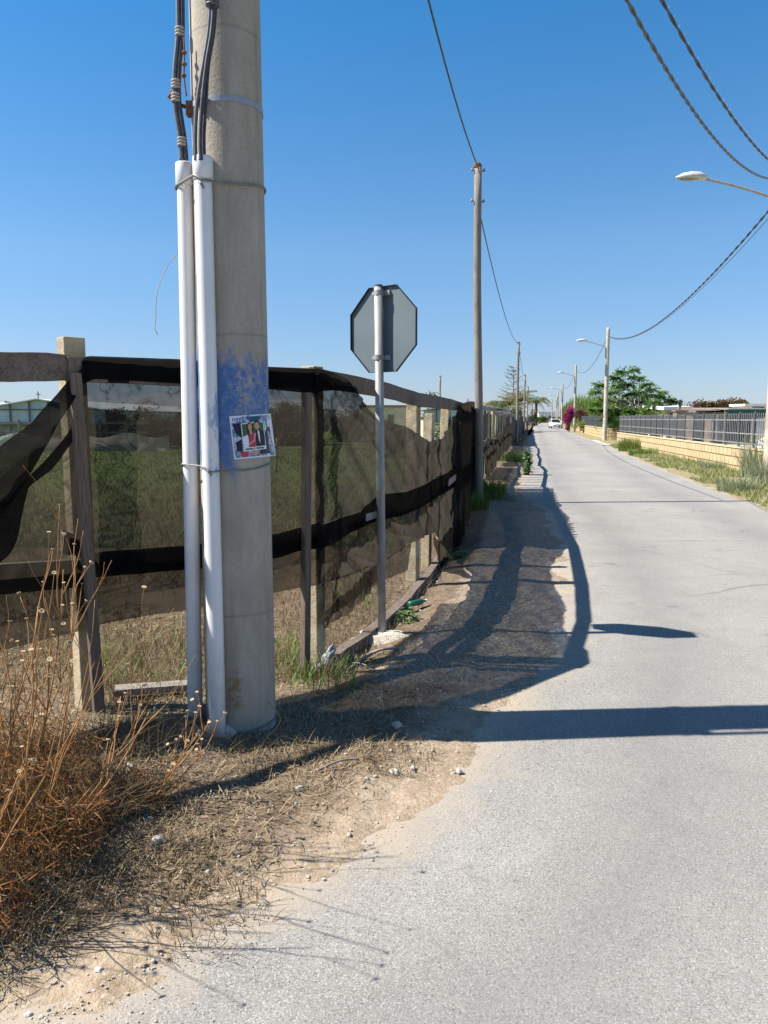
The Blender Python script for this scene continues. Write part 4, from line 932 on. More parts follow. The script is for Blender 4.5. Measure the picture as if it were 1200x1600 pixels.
sc_ = MB(); sc_.beam((13.62, 43.4, 1.2), (11.75, 31.0, 1.2), .03, .78, .02, 8); tag(sc_.build('privacy_screen', M['darkvoid']), 'dark privacy screen fixed behind the far part of the grey railing', 'screen')
# ------------------------------------------------------------------ vegetation helpers
def leafcloud(mb, c, r, n, l, w, flat=.0):
    for _ in range(n):
        d = Vector((random.gauss(0, 1), random.gauss(0, 1), random.gauss(0, 1))).normalized(); k = rnd() ** .4
        p = Vector(c) + Vector((d.x * r[0], d.y * r[1], d.z * r[2])) * k
        o_ = Vector((ru(-1, 1), ru(-1, 1), ru(-.6, .5))); mb.leaf(p, o_ + d * .5, Vector((ru(-.4, .4), ru(-.4, .4), 1)), l * ru(.6, 1.2), w * ru(.7, 1.2))
def limb(mb, a, b, r0, r1, wob=.1, n=6):
    a = Vector(a); b = Vector(b); L = (b - a).length; sx = ru(0, 50)
    pts = [a.lerp(b, i / n) + Vector((nz(sx + i * .7, 1), nz(sx + i * .7, 5), nz(sx + i * .7, 9))) * wob * L * math.sin(math.pi * i / n) for i in range(n + 1)]
    mb.tube(pts, [r0 + (r1 - r0) * i / n for i in range(n + 1)], 7); return pts
def tree(base, h, spread, label, cat='tree', name='tree', leaf='treeleaf', nclump=30, per=120, ls=.25, crown0=.35, group=None, bark='bark', clr=.22, dome=1.0):
    base = Vector(base); o = thing(name, base, label, cat, group); tb = MB(); lb = MB()
    top = base + Vector((0, 0, h * (crown0 + .2))); limb(tb, base - Vector((0, 0, .2)), top, h * .025 + .05, h * .014 + .02, .05, 8)
    for i in range(nclump):
        an = ru(0, 2 * math.pi); rr = spread * math.sqrt(rnd()); zf = rnd()
        zt = h * (crown0 + (1 - crown0) * zf * (1 - dome * .55 * (rr / spread) ** 2)) - h * .04
        c = base + Vector((rr * math.cos(an), rr * math.sin(an), zt))
        if i % 3 == 0: limb(tb, base.lerp(top, ru(.55, 1)), c, h * .01 + .015, .01, .12, 5)
        cr = h * clr * ru(.5, 1.1); leafcloud(lb, c, (cr, cr, cr * .7), int(per * ru(.6, 1.3)), ls, ls * .55)
    tb.build('trunk', M[bark], o, True); lb.build('crown', M[leaf], o); return o
def tuft(name, base, n, h, sp, mat, label, cat='grass tuft', lean=.5, w=.012, group=None):
    mb = MB()
    for _ in range(n):
        an = ru(0, 6.283); rr = sp * math.sqrt(rnd()); x, y = base[0] + rr * math.cos(an), base[1] + rr * math.sin(an)
        mb.blade((x, y, gh(x, y) - .01), h * ru(.5, 1.1), w * ru(.7, 1.3), an + ru(-1.2, 1.2), lean * ru(.2, 1.5), .8, 3)
    return tag(mb.build(name, M[mat]), label, cat, group)

# ------------------------------------------------------------------ right side plants, tree, houses
AIL = AT(990, 660, 56); AIL.z = 0
o = thing('tree', (AIL.x, AIL.y, 0), 'tall dark green tree with layered flat leaf sprays behind the railing', 'tree')
tb, lb = MB(), MB(); bx = AIL.x
fork = Vector((bx + .2, 56, 1.6)); limb(tb, (bx + .1, 56, -.2), fork, .16, .12, .05)
sprays = [(990, 577, 17), (972, 580, 20), (1000, 590, 18), (962, 590, 22), (940, 601, 24), (1010, 600, 20), (930, 612, 20), (980, 600, 26), (957, 612, 26), (1000, 612, 28), (1020, 607, 18), (1030, 618, 20), (945, 624, 26), (970, 626, 28), (1000, 628, 26), (1022, 628, 22), (1045, 624, 17), (1055, 627, 12), (930, 630, 16), (1010, 640, 24), (985, 642, 28), (960, 642, 26), (1030, 642, 14), (975, 655, 24), (1000, 655, 24), (950, 655, 18), (964, 601, 16), (988, 588, 14), (1036, 612, 13), (1049, 633, 10), (940, 640, 22), (925, 640, 14), (952, 648, 24), (975, 640, 26), (990, 650, 26), (1015, 652, 22), (965, 655, 24), (985, 615, 24), (970, 604, 20), (1012, 618, 20)]
for px, py, sz in sprays:
    Y = 56 + ru(-2.6, 2.6); c = AT(px, py, Y); k = 56 / 1200.
    limb(tb, fork + Vector((ru(-.2, .2), ru(-.2, .2), ru(0, .8))), c - Vector((0, 0, .25)), .05, .012, .1, 6)
    leafcloud(lb, c, (sz * k * .52, sz * k * .52, sz * k * .30), int(sz * 4), .26, .12)
    for _ in range(int(sz * 1.2)):
        an = ru(0, 6.283); L_ = sz * k * ru(.4, .7); dv = Vector((math.cos(an), math.sin(an), ru(-.4, .55)))
        for j in range(7):
            u = (j + 1) / 7; p = c + dv * L_ * u + Vector((0, 0, -.28 * L_ * u * u))
            for s_ in (-1, 1): lb.leaf(p, Vector((-dv.y * s_, dv.x * s_, -.35)) + dv * .35, Vector((0, 0, 1)), .24 * (1 - .35 * u), .10)
tb.build('trunk', M['barkgrey'], o, True); lb.build('crown', M['treeleaf'], o)
def shrub(name, c, r, label, leaf, n, ls, cat='shrub', group=None, bark='bark', nclump=14):
    c = Vector(c); o = thing(name, (c.x, c.y, 0), label, cat, group); tb, lb = MB(), MB()
    for i in range(5): limb(tb, (c.x + ru(-.1, .1) * r[0], c.y, -.1), c + Vector((ru(-.6, .6) * r[0], ru(-.6, .6) * r[1], ru(-.2, .5) * r[2])), .035, .01, .1, 5)
    for i in range(nclump):
        d = Vector((random.gauss(0, 1), random.gauss(0, 1), random.gauss(0, 1))).normalized() * ru(.35, .95); cc = c + Vector((d.x * r[0], d.y * r[1], d.z * r[2])); k = ru(.28, .5)
        leafcloud(lb, cc, (r[0] * k, r[1] * k, r[2] * k), int(n / nclump), ls, ls * .55)
    tb.build('stems', M[bark], o, True); lb.build('foliage', M[leaf], o); return o
def shrub_px(name, px0, px1, py0, py1, Y, label, leaf, n, ls, cat='shrub', group=None):
    a = AT(px0, py0, Y); b = AT(px1, py1, Y); zb = max(b.z, 0); c = Vector(((a.x + b.x) / 2, Y, (a.z + zb) / 2)); return shrub(name, c, ((b.x - a.x) / 2, min((b.x - a.x) / 2, 1.8), (a.z - zb) / 2), label, leaf, n, ls, cat, group)
shrub_px('shrub', 950, 1000, 641, 690, 53.5, 'dark leafy shrub under the tall tree behind the railing', 'treeleaf', 1500, .16)
shrub_px('shrub', 998, 1048, 636, 672, 51, 'bright green garden plant with strappy leaves behind the railing', 'grass', 1300, .22)
shrub_px('bougainvillea', 880, 899, 634, 671, 88, 'magenta bougainvillea bush hanging over the far yellow wall', 'magenta', 4200, .2, 'bush')
shrub_px('bougainvillea', 896, 920, 637, 655, 90, 'faded pink bougainvillea bush right of the third street lamp', 'pinkred', 1800, .18, 'bush')
shrub_px('hedge', 898, 930, 655, 672, 82, 'low green hedge behind the far railing', 'reed', 1500, .18, 'hedge')
shrub_px('hedge', 925, 958, 652, 680, 66, 'dark ivy hedge behind the far railing near the second lamp', 'treeleaf', 1500, .16, 'hedge')
# reed bed
mb = MB()
for _ in range(9500):
    Y = 96 + 165 * rnd() ** 1.3; dx = 1.6 + 11 * rnd() ** 1.3; x = Rx(Y) + dx + (1.5 if Y < 110 else 0)
    hh = ru(3.4, 5.2) * (1 + .15 * nz(x * .5, Y * .3)) * (.78 if Y < 112 else 1); z0 = hh * ru(0, .5)
    for k in range(2): mb.blade((x + ru(-.2, .2), Y, z0 + hh * .25 * k), (hh - z0) * (1 - .25 * k), .12 + Y * .0006, ru(0, 6.28), ru(.05, .45), .85, 2)
tag(mb.build('reeds', M['reed']), 'tall bright green reed bed on the right side of the far road', 'reeds', kind='stuff')
# houses at right
def house(px0, px1, ytop, Y, depth, wallm, roofm, label, roof_over=.4, roof_t=.14, slope=.0, wins=(), extra=None, name='house'):
    a = AT(px0, ytop, Y); b = AT(px1, ytop, Y); h = a.z; o = thing(name, ((a.x + b.x) / 2, Y, 0), label, 'house', None)
    w = b.x - a.x; cx = (a.x + b.x) / 2; hb = h - roof_t
    mb = MB(); mb.box((cx, Y + depth / 2, hb / 2 - .05), (w, depth, hb + .1)); mb.build('walls', M[wallm], o)
    mb = MB(); rot = Matrix.Rotation(math.atan2(slope, depth), 3, 'X'); mb.box((cx, Y + depth / 2, hb + roof_t / 2 + slope * .3), (w + roof_over * 2, depth + roof_over * 2, roof_t), rot); mb.build('roof', M[roofm], o)
    for u0, u1, z0, z1, mt, nm in wins:
        mb = MB(); mb.box((a.x + w * (u0 + u1) / 2, Y - .02, (z0 + z1) / 2), (w * (u1 - u0), .08, z1 - z0)); fo = mb.build(nm, M[mt], o)
    return o
house(1042, 1074, 634, 52, 7, 'plaster', 'white', 'cream bungalow with a flat white roof behind the railing', .3, .22, .3, [(.12, .3, 1.0, 1.9, 'glassdark', 'window'), (.55, .8, .2, 1.95, 'brown', 'door')])
house(1066, 1112, 638, 57, 8, 'brown', 'white', 'brown walled outbuilding with a broad white sheet roof', -.0, .42, .4, [(.15, .5, .4, 1.9, 'greentarp', 'shutter'), (.6, .75, .2, 1.9, 'darkvoid', 'door')])
house(1112, 1136, 642, 47, 5, 'brown', 'rooft', 'low brown shed with a dark sloping roof and pale door', .3, .12, .3, [(.1, .42, .2, 1.8, 'white', 'door'), (.6, .85, .9, 1.6, 'darkvoid', 'window')], name='shed')
house(1166, 1260, 631, 70, 8, 'white', 'white', 'white flat roofed building showing above the green canopy', .2, .2, 0, [(.1, .3, 1.6, 2.6, 'glassdark', 'window')])
cp_ = thing('canopy', AT(1170, 650, 44) * 1, 'dark green tarp canopy on posts in the yard behind the railing', 'canopy'); 
a = AT(1131, 639.5, 44); b = AT(1230, 637, 44)
mb = MB(); rot = Matrix.Rotation(R(1.2), 3, 'X'); mb.cm = 1; mb.box(((a.x + b.x) / 2, 46, a.z + .06), (b.x - a.x, 5.2, .07), rot); mb.cm = 0; mb.box(((a.x + b.x) / 2, 43.5, a.z - .22), (b.x - a.x, .04, .46)); mb.build('tarp', [M['greentarp'], M['barkgrey']], cp_)
for k in range(4):
    mb = MB(); x = a.x + (b.x - a.x) * (k / 3) ; mb.tube([(x, 43.8, 0), (x, 43.8, a.z)], .045, 8); mb.build('post', M['bark'], cp_)
mb = MB(); mb.box(((a.x + b.x) / 2, 48.2, .9), (b.x - a.x, .1, 1.7)); mb.build('back_screen', M['darkvoid'], cp_)
gp = AT(1062, 650, 46); gate = thing('gate_pillar', (gp.x, gp.y, 0), 'brown stone gate pillar carrying a dark lantern', 'pillar')
mb = MB(); zt = AT(1062, 643, 46).z; mb.box((gp.x, gp.y, zt / 2), (.6, .6, zt)); mb.box((gp.x, gp.y, zt + .04), (.75, .75, .08)); mb.build('pillar_body', M['brown'], gate)
ln = thing('lantern', (gp.x, gp.y, zt + .08), 'dark garden lantern on top of the brown gate pillar', 'lantern')
mb = MB(); mb.tube([(gp.x, gp.y, zt + .08), (gp.x, gp.y, zt + .25)], .03, 8); mb.build('stem', M['trim'], ln); mb = MB(); mb.lathe((gp.x, gp.y, zt + .25), [(.07, 0), (.13, .28), (.05, .3)], 6); mb.build('lamp_body', M['glassdark'], ln); mb = MB(); mb.lathe((gp.x, gp.y, zt + .55), [(.18, 0), (.10, .1), (.02, .16)], 8); mb.build('lid', M['trim'], ln)
for i, (p0, p1, lab) in enumerate(((1078, 1112, 'rusty red leaved tree above the white sheet roof'), (1106, 1140, 'rusty red leaved tree behind the brown shed'), (1134, 1166, 'rusty red leaved tree left of the white flat roofed building'))):
    a = AT(p0, 627, 74); b = AT(p1, 627, 74); tree(((a.x + b.x) / 2, 74, 0), a.z + .1, (b.x - a.x) / 2, lab, leaf='redleaf', nclump=44, per=170, ls=.28, crown0=.45, group='rusty red trees behind the sheds', clr=.2, dome=.4)
# pale tank / parked thing in the yard: white dome
mb = MB(); c = AT(1190, 675, 33); mb.ell((c.x + .6, c.y, .25), (.8, .7, .6), 20, 10, .2); tag(mb.build('covered_boat', M['plastic'], None, True), 'white covered mound in the yard behind the railing', 'cover')
# right verge grass
WL = [(7.2, 7.9), (16.5, 9.3), (43.7, 13.42)]
mb = MB()
for _ in range(26000):
    y = 8 + 36 * rnd() ** 1.4; r = Rx(y); w = interp(WL, y) - r
    if w < .1: continue
    u = rnd(); x = r + .08 + (w - .12) * u
    if nz(x * .9, y * .5, 4) < -.35 + (.35 if u < .2 else 0): continue
    hh = ru(.05, .17) * (1 + .8 * smooth(.4, 1, u)); mb.blade((x, y, gh(x, y) - .01), hh, .012 + y * .0006, ru(0, 6.28), ru(.2, 1.2), .7, 2)
tag(mb.build('verge_grass', M['verge']), 'dry and green grass on the right verge below the yellow wall', 'grass', kind='stuff')
tuft('grass_clump', (9.62, 19.5), 600, 1.12, .5, 'blue', 'tall grey green grass clump at the foot of the nearest street lamp', lean=.4, w=.02, group='grass clumps on the right verge')
tuft('grass_clump', (8.72, 17.3), 350, .8, .36, 'blue', 'grey green grass clump in front of the tall one at right edge', lean=.5, w=.018, group='grass clumps on the right verge')
q = G(1150, 768); tuft('grass_clump', (q.x, q.y), 420, .42, .38, 'blue', 'bluish grass clump near the road edge at right', lean=.7, w=.014, group='grass clumps on the right verge')
q = G(1107, 737); tuft('grass_clump', (q.x + .1, q.y), 300, .42, .35, 'blue', 'small bluish grass clump against the yellow wall', lean=.6, w=.016, group='grass clumps on the right verge')
q = G(988, 705); tuft('grass_clump', (q.x, q.y), 600, .75, .65, 'reed', 'bright green grass clump at the far end of the long yellow wall', lean=.4, w=.03, group='grass clumps on the right verge')
q = G(1005, 712); tuft('grass_clump', (q.x, q.y), 350, .4, .6, 'reed', 'low green grass clump right of the bright one by the wall', lean=.6, w=.03, group='grass clumps on the right verge')

# ------------------------------------------------------------------ left plants along the fence
q = G(762, 782); tuft('grass_clump', (q.x, q.y + .3), 800, .48, .34, 'grass', 'lush green grass clump at the foot of the nearest timber pole', lean=.6, w=.014, group='green clumps along the fence')
q = G(742, 800); tuft('grass_clump', (q.x, q.y), 420, .36, .22, 'grass', 'green grass clump just before the nearest timber pole', lean=.6, w=.012, group='green clumps along the fence')
q = G(801, 722); tuft('grass_clump', (q.x, q.y), 450, .45, .5, 'grass', 'green grass clump against the far pickets', lean=.6, w=.02, group='green clumps along the fence')
q = G(824, 742); shrub('shrub', (q.x, q.y, .33), (.16, .3, .34), 'upright green weed bush growing at the road edge past the grass', 'weed', 600, .09, 'weed')
q = G(815, 690); tuft('grass_clump', (q.x - .6, q.y), 300, .4, .7, 'verge', 'dry yellow green grass clump far along the fence', lean=.6, w=.03, group='green clumps along the fence')
def weed(px, py, r, n, label):
    q = G(px, py); o = thing('weed', (q.x, q.y, gh(q.x, q.y)), label, 'weed', 'leafy weeds on the dirt verge'); mb = MB()
    for _ in range(n):
        an = ru(0, 6.28); rr = r * rnd() ** .6; z = gh(q.x, q.y) + ru(.01, .11) * (1.3 - rr / r)
        mb.leaf((q.x + rr * .6 * math.cos(an), q.y + rr * .6 * math.sin(an), z), Vector((math.cos(an), math.sin(an), ru(-.2, .6))), Vector((ru(-.3, .3), ru(-.3, .3), 1)), r * ru(.25, .45), r * ru(.2, .32))
    mb.build('leaves', M['weed'], o); mb = MB()
    for _ in range(7): an = ru(0, 6.28); mb.tube([(q.x, q.y, gh(q.x, q.y) - .02), (q.x + r * .5 * math.cos(an), q.y + r * .5 * math.sin(an), gh(q.x, q.y) + .06)], .003, 5)
    mb.build('stalks', M['weed'], o)
weed(635, 970, .13, 60, 'small leafy green weed beside the sign footing'); weed(712, 872, .2, 90, 'leafy green weed at the torn net edge')

# ------------------------------------------------------------------ left background: greenhouse, field trees
def greenhouse(x0, x1, y0, y1, eave, ridge, label, nspan=1, front=True):
    o = thing('greenhouse', ((x0 + x1) / 2, y0, 0), label, 'greenhouse', 'film greenhouses across the field'); w = (x1 - x0) / nspan
    rb, fb, sb = MB(), MB(), MB()
    for s_ in range(nspan):
        a = x0 + s_ * w; mx_ = a + w / 2; b = a + w
        for (xa, za, xb, zb) in ((a, eave, mx_, ridge), (mx_, ridge, b, eave)):
            rb.add([(xa, y0 - .2, za), (xb, y0 - .2, zb), (xb, y1, zb), (xa, y1, za), (xa, y0 - .2, za - .05), (xb, y0 - .2, zb - .05), (xb, y1, zb - .05), (xa, y1, za - .05)], [(0, 1, 2, 3), (7, 6, 5, 4), (0, 4, 5, 1), (2, 6, 7, 3)])
        sb.add([(a, y0 + .05, eave * .62), (b, y0 + .05, eave * .62), (b, y0 + .05, eave - .02), (mx_, y0 + .05, ridge - .06), (a, y0 + .05, eave - .02)], [(0, 1, 2, 3, 4)])
        n = 7
        for k in range(n + 1):
            x = a + w * k / n; zt = eave + (ridge - eave) * (1 - abs(2 * k / n - 1)); fb.tube([(x, y0 - .02, 0), (x, y0 - .02, zt)], .045, 6)
        for zz in (.3, .75, eave * .62, eave): fb.tube([(a, y0 - .05, zz), (b, y0 - .05, zz)], .035, 6)
        fb.tube([(mx_, y0, ridge - .1), (mx_, y0, ridge + .35)], .03, 6); fb.tube([(mx_ - .12, y0, ridge + .2), (mx_ + .12, y0, ridge + .2)], .02, 5)
    rb.build('film_roof', M['plastic'], o); fb.build('frame', M['frame'], o); sb.build('gable_film', M['plastic'], o)
    mb = MB(); mb.box(((x0 + x1) / 2, (y0 + y1) / 2 + .2, eave * .31), (x1 - x0 - .1, y1 - y0 - .4, eave * .62)); mb.build('side_cloth', M['tarpw' if front else 'plastic'], o)
    return o
greenhouse(-27.5, -14.0, 39, 60, 2.0, 2.55, 'pale film greenhouse with timber frame at the left edge of the field', 2)
greenhouse(-40, -6, 92, 120, 2.6, 3.1, 'long low white film greenhouse far across the field', 4, False)
greenhouse(3.2, 10.2, 62, 90, 2.25, 2.8, 'film greenhouse roof showing between the fence posts', 1)
# timber fence and tarps before greenhouse
tf = thing('field_fence', (-18, 36, 0), 'brown field fence with pale sagging tarps before the greenhouse', 'fence')
mb = MB()
for k in range(9): x = -22 + k * 1.25; mb.box((x, 36, .75), (.09, .09, 1.5))
mb.build('posts', M['frame'], tf); tf['group'] = 'fences'
for zz in (.9, 1.35): mb = MB(); mb.beam((-22.4, 36.03, zz), (-11, 36.03, zz), .04, .1, .05, 6); mb.build('rail', M['frame'], tf)
mb = MB(); n = 60; m = 6; vs = []
for j in range(m + 1):
    for i in range(n + 1):
        x = -23 + 13 * i / n; z = (.78 + .12 * math.sin(x * 2.5)) * (1 - j / m); vs.append((x, 35.9 + .12 * nz(x * 2, z * 2), z))
mb.add(vs, [(j * (n + 1) + i, (j + 1) * (n + 1) + i, (j + 1) * (n + 1) + i + 1, j * (n + 1) + i + 1) for j in range(m) for i in range(n)]); mb.build('tarp', M['tarpw'], tf, True)
def at_tree(px, ytop, Y, spread_px, label, leaf, **kw):
    a = AT(px, ytop, Y); return tree((a.x, Y, 0), a.z + .05, spread_px * Y / 1200, label, leaf=leaf, **kw)
fg = 'trees at the far side of the field'
at_tree(182, 634, 40, 22, 'dark round tree at the field edge, left of the pair behind the net', 'oliveleaf', nclump=34, per=170, ls=.2, crown0=.25, group=fg, clr=.2)
at_tree(222, 634, 39, 25, 'dark round tree at the field edge, seen through the net left of the pole', 'oliveleaf', nclump=38, per=170, ls=.2, crown0=.25, group=fg, clr=.2)
at_tree(262, 646, 41, 22, 'low dark tree beside the white conduit through the net', 'oliveleaf', nclump=30, per=150, ls=.2, crown0=.1, group=fg, clr=.22)
at_tree(288, 627, 60, 10, 'far bushy tree peeping beside the left conduit', 'oliveleaf', nclump=14, per=60, ls=.3, crown0=.25, group=fg, clr=.18)
at_tree(436, 623, 44, 26, 'dark bushy tree seen through the net right of the poster', 'oliveleaf', nclump=38, per=170, ls=.2, crown0=.08, group=fg, clr=.22)
at_tree(482, 630, 46, 22, 'dark bushy tree behind the second concrete post', 'oliveleaf', nclump=34, per=150, ls=.2, crown0=.08, group=fg, clr=.22)
at_tree(540, 632, 52, 24, 'dark tree seen through the torn net left of the sign post', 'oliveleaf', nclump=32, per=150, ls=.24, crown0=.1, group=fg, clr=.22)
at_tree(46, 664, 37, 9, 'small bright green bush before the greenhouse', 'weed', nclump=14, per=60, ls=.14, crown0=.1, group='bushes in the field', clr=.25, cat='bush', name='bush')
at_tree(14, 622, 90, 10, 'tiny distant tree above the greenhouse roof', 'oliveleaf', nclump=10, per=50, ls=.4, crown0=.4, group=fg, clr=.14)
at_tree(616, 643, 30, 18, 'bright green bush between the sign post and fence posts', 'weed', nclump=22, per=90, ls=.14, crown0=.05, group='bushes in the field', clr=.24, cat='bush', name='bush')
at_tree(688, 654, 26, 16, 'grey green bush seen between two fence posts', 'blue', nclump=20, per=70, ls=.16, crown0=.1, group='bushes in the field', clr=.25, cat='bush', name='bush')
at_tree(676, 611, 95, 12, 'far bush crown above the fence rail by the inland pole', 'oliveleaf', nclump=12, per=50, ls=.4, crown0=.3, group=fg, clr=.16)
mb = MB(); q = AT(430, 690, 22); limb(mb, (q.x, 22, -.05), (q.x + .05, 22, 1.0), .05, .03, .1)
for k in range(6): limb(mb, (q.x + .03, 22, .5 + .08 * k), (q.x + ru(-.5, .5), 22 + ru(-.4, .4), 1.0 + ru(0, .4)), .018, .006, .1)
tag(mb.build('bare_sapling', M['barkgrey'], None, True), 'thin bare sapling standing in the field right of the poster', 'sapling')
# far houses left
house(770, 792, 627, 120, 9, 'plaster', 'rooft', 'beige house with a brown roof behind the palm', .3, .3, .0, [(.3, .5, 1.2, 2.4, 'glassdark', 'window')])
house(738, 771, 634, 100, 8, 'brown', 'rooft', 'dark brown building right of the nearest timber pole', .3, .25, .3, [(.2, .4, 1.2, 2.1, 'darkvoid', 'window')])
house(566, 646, 633, 74, 10, 'plaster', 'rooft', 'low beige farm building with brown roof behind the sign post', .3, .22, .0, [(.2, .3, .9, 1.8, 'glassdark', 'window'), (.5, .62, .1, 1.9, 'brown', 'door')])
house(700, 745, 636, 90, 8, 'brown', 'rooft', 'dark low building behind the fence beside the timber pole', .3, .2, .0, [(.4, .6, 1, 1.8, 'darkvoid', 'window')])
house(842, 868, 643, 300, 12, 'white', 'white', 'white house at the far end of the road', .3, .3, .0, [(.15, .3, 1.2, 2.6, 'glassdark', 'window'), (.6, .75, 1.2, 2.6, 'glassdark', 'window')])
mb = MB(); mb.box((56, 290, .9), (40, .4, 2.4)); tag(mb.build('boundary_wall', M['brown']), 'low grey brown boundary wall where the far road ends', 'wall')
at_tree(845, 647, 285, 8, 'dark bush in front of the far white house', 'treeleaf', nclump=12, per=50, ls=.8, crown0=.2, group='far trees at the road end', clr=.22)
# palms and Norfolk pine
def palm(px, ybase_h, Y, nf, fl, leafm, label, r=.16, droop=.9, up=.7):
    a = AT(px, ybase_h, Y); o = thing('palm_tree', (a.x, Y, 0), label, 'palm', 'palms along the left of the road'); mb = MB(); limb(mb, (a.x, Y, -.1), (a.x, Y, a.z), r * 1.2, r, .03, 8); mb.build('trunk', M['bark'], o, True)
    mb = MB()
    for k in range(nf):
        an = 2 * math.pi * k / nf + ru(-.2, .2); el = ru(-.3, up) ; L_ = fl * ru(.8, 1.1); d = Vector((math.cos(an), math.sin(an), 0)); prev_ = None
        for j in range(18):
            u = (j + 1) / 18; p = Vector((a.x, Y, a.z)) + d * L_ * u * math.cos(el * (1 - u)) + Vector((0, 0, L_ * (math.sin(el) + .55) * u - L_ * droop * u * u))
            for s_ in (-1, 1):
                mb.leaf(p, Vector((-d.y * s_, d.x * s_, -.5 - .3 * u)) + d * .55, Vector((0, 0, 1)), L_ * .26 * (1 - .55 * abs(u - .4)), L_ * .035)
            if prev_ is not None: mb.tube([prev_, p], .02, 4, False)
            prev_ = p
    mb.build('crown', M[leafm], o); return o
palm(785, 632, 90, 18, 2.4, 'palm', 'arching green palm standing left of the bare Norfolk pine', .14, 1.05, .5)
palm(838, 628, 170, 26, 3.0, 'palm', 'far date palm with a round crown over the road end', .3, .9, .9)
palm(812, 626, 92, 22, 1.8, 'palmy', 'yellowish palm crown beside the third timber pole', .2, .8, 1.2)
palm(800, 634, 88, 20, 1.6, 'palmy', 'low yellow palm clump in front of the Norfolk pine', .2, .7, 1.3)
shrub_px('shrub', 792, 824, 630, 655, 86, 'grey green roadside shrub under the yellow palms', 'blue', 1500, .2)
shrub_px('shrub', 824, 842, 640, 660, 150, 'dark shrub at the left of the far road', 'oliveleaf', 900, .3)
NP = AT(801, 650, 95); NT_ = AT(801, 566, 95); o = thing('norfolk_pine', (NP.x, 95, 0), 'tall sparse Norfolk pine with bare tiered branches behind the second timber pole', 'tree')
mb = MB(); mb.tube([(NP.x, 95, -.2), (NP.x, 95, NT_.z)], [.16, .02], 8); mb.build('trunk', M['barkgrey'], o, True); mb = MB()
for k in range(13):
    z = 2.4 + (NT_.z - 2.6) * k / 13; L_ = 2.5 * (1 - k / 13.5) ** .8 + .2
    for j in range(6):
        an = j * math.pi / 3 + k * .5 + ru(-.15, .15); d = Vector((math.cos(an), math.sin(an), 0)); lk = L_ * ru(.75, 1.05)
        if rnd() < .25: continue
        pts = [Vector((NP.x, 95, z)) + d * lk * u + Vector((0, 0, .35 * lk * u * u - .05)) for u in (0, .35, .7, 1)]; mb.tube(pts, [.034, .028, .02, .01], 5)
        for u in (.6, .8, 1.0):
            p = Vector((NP.x, 95, z)) + d * lk * u + Vector((0, 0, .35 * lk * u * u - .05))
            for s_ in (-1, 1): mb.tube([p, p + Vector((-d.y * s_, d.x * s_, .25)) * .32 * (1.2 - u * .5) + d * .15], [.022, .01], 4)
mb.build('branches', M['bark'], o)

# ------------------------------------------------------------------ cars
def car(px, Y, rz, paint, label):
    x = (px - 600) / F * (Y * CP + CAMH * SP); o = thing('parked_car', (0, 0, 0), label, 'car', 'cars on the far road')
    st = [(-1.95, .60, .34, .62, .62), (-1.88, .76, .24, .72, .62), (-1.5, .83, .2, .80, .66), (-.95, .86, .2, .92, .70), (0, .87, .2, .95, .72), (1.0, .86, .2, .95, .72), (1.7, .82, .22, .93, .66), (1.9, .74, .3, .85, .6)]
    mb = MB(); vs = []; 
    for yy, hw, zb, zt, _ in st: vs += [(-hw * .86, yy, zb), (-hw, yy, zb + .18), (-hw, yy, zt - .18), (-hw * .88, yy, zt), (hw * .88, yy, zt), (hw, yy, zt - .18), (hw, yy, zb + .18), (hw * .86, yy, zb)]
    n = 8; fs = [(i * n + k, (i + 1) * n + k, (i + 1) * n + (k + 1) % n, i * n + (k + 1) % n) for i in range(len(st) - 1) for k in range(n)] + [tuple(range(n)), tuple((len(st) - 1) * n + k for k in range(n - 1, -1, -1))]
    mb.add(vs, fs); mb.build('body', M[paint], o, True)
    lo = [(-.78, -1.0), (.78, -1.0), (.78, 1.75), (-.78, 1.75)]; hi = [(-.58, -.30), (.58, -.30), (.60, 1.35), (-.60, 1.35)]
    mb = MB(); vs = [(a_, b_, .90) for a_, b_ in lo] + [(a_, b_, 1.44) for a_, b_ in hi]; mb.add(vs, [(0, 1, 5, 4), (1, 2, 6, 5), (2, 3, 7, 6), (3, 0, 4, 7)]); mb.build('windows', M['glassdark'], o)
    mb = MB(); mb.add([(a_ * 1.03, b_ * 1.02, 1.43) for a_, b_ in hi] + [(a_ * .85, b_ * .9, 1.50) for a_, b_ in hi], [(0, 1, 5, 4), (1, 2, 6, 5), (2, 3, 7, 6), (3, 0, 4, 7), (4, 5, 6, 7)])
    for (a_, b_), (c_, d_) in zip(lo, hi): mb.tube([(a_, b_, .9), (c_, d_, 1.45)], .035, 6)
    mb.build('roof', M[paint], o)
    for sx in (-1, 1):
        mb = MB(); mb.ell((sx * .62, -1.78, .70), (.17, .16, .09), 12, 8); mb.build('headlight', M['headlamp'], o, True)
        mb = MB(); mb.box((sx * .95, -.72, .98), (.16, .1, .12)); mb.build('mirror', M[paint], o, bevel=.03)
        for yy in (-1.25, 1.2):
            mb = MB(); mb.tube([(sx * .70, yy, .31), (sx * .88, yy, .31)], .31, 20); w_ = mb.build('wheel', M['rubber'], o); mb = MB(); mb.tube([(sx * .87, yy, .31), (sx * .89, yy, .31)], .2, 16); mb.build('rim', M['alloy'], w_)
    mb = MB(); mb.box((0, -1.93, .42), (.95, .1, .2)); mb.box((0, -1.92, .66), (.5, .08, .06)); mb.build('grille', M['trim'], o)
    mb = MB(); mb.box((0, -1.99, .45), (.46, .03, .11)); mb.build('number_plate', M['signwhite'], o)
    o.location = (x, Y, 0); o.rotation_euler = (0, 0, rz); return o
car(867.5, 124, R(-4), 'carwhite', 'small white car facing the camera at the right of the far road')
car(829, 160, R(-12), 'cardark', 'dark blue car parked at the left of the far road')

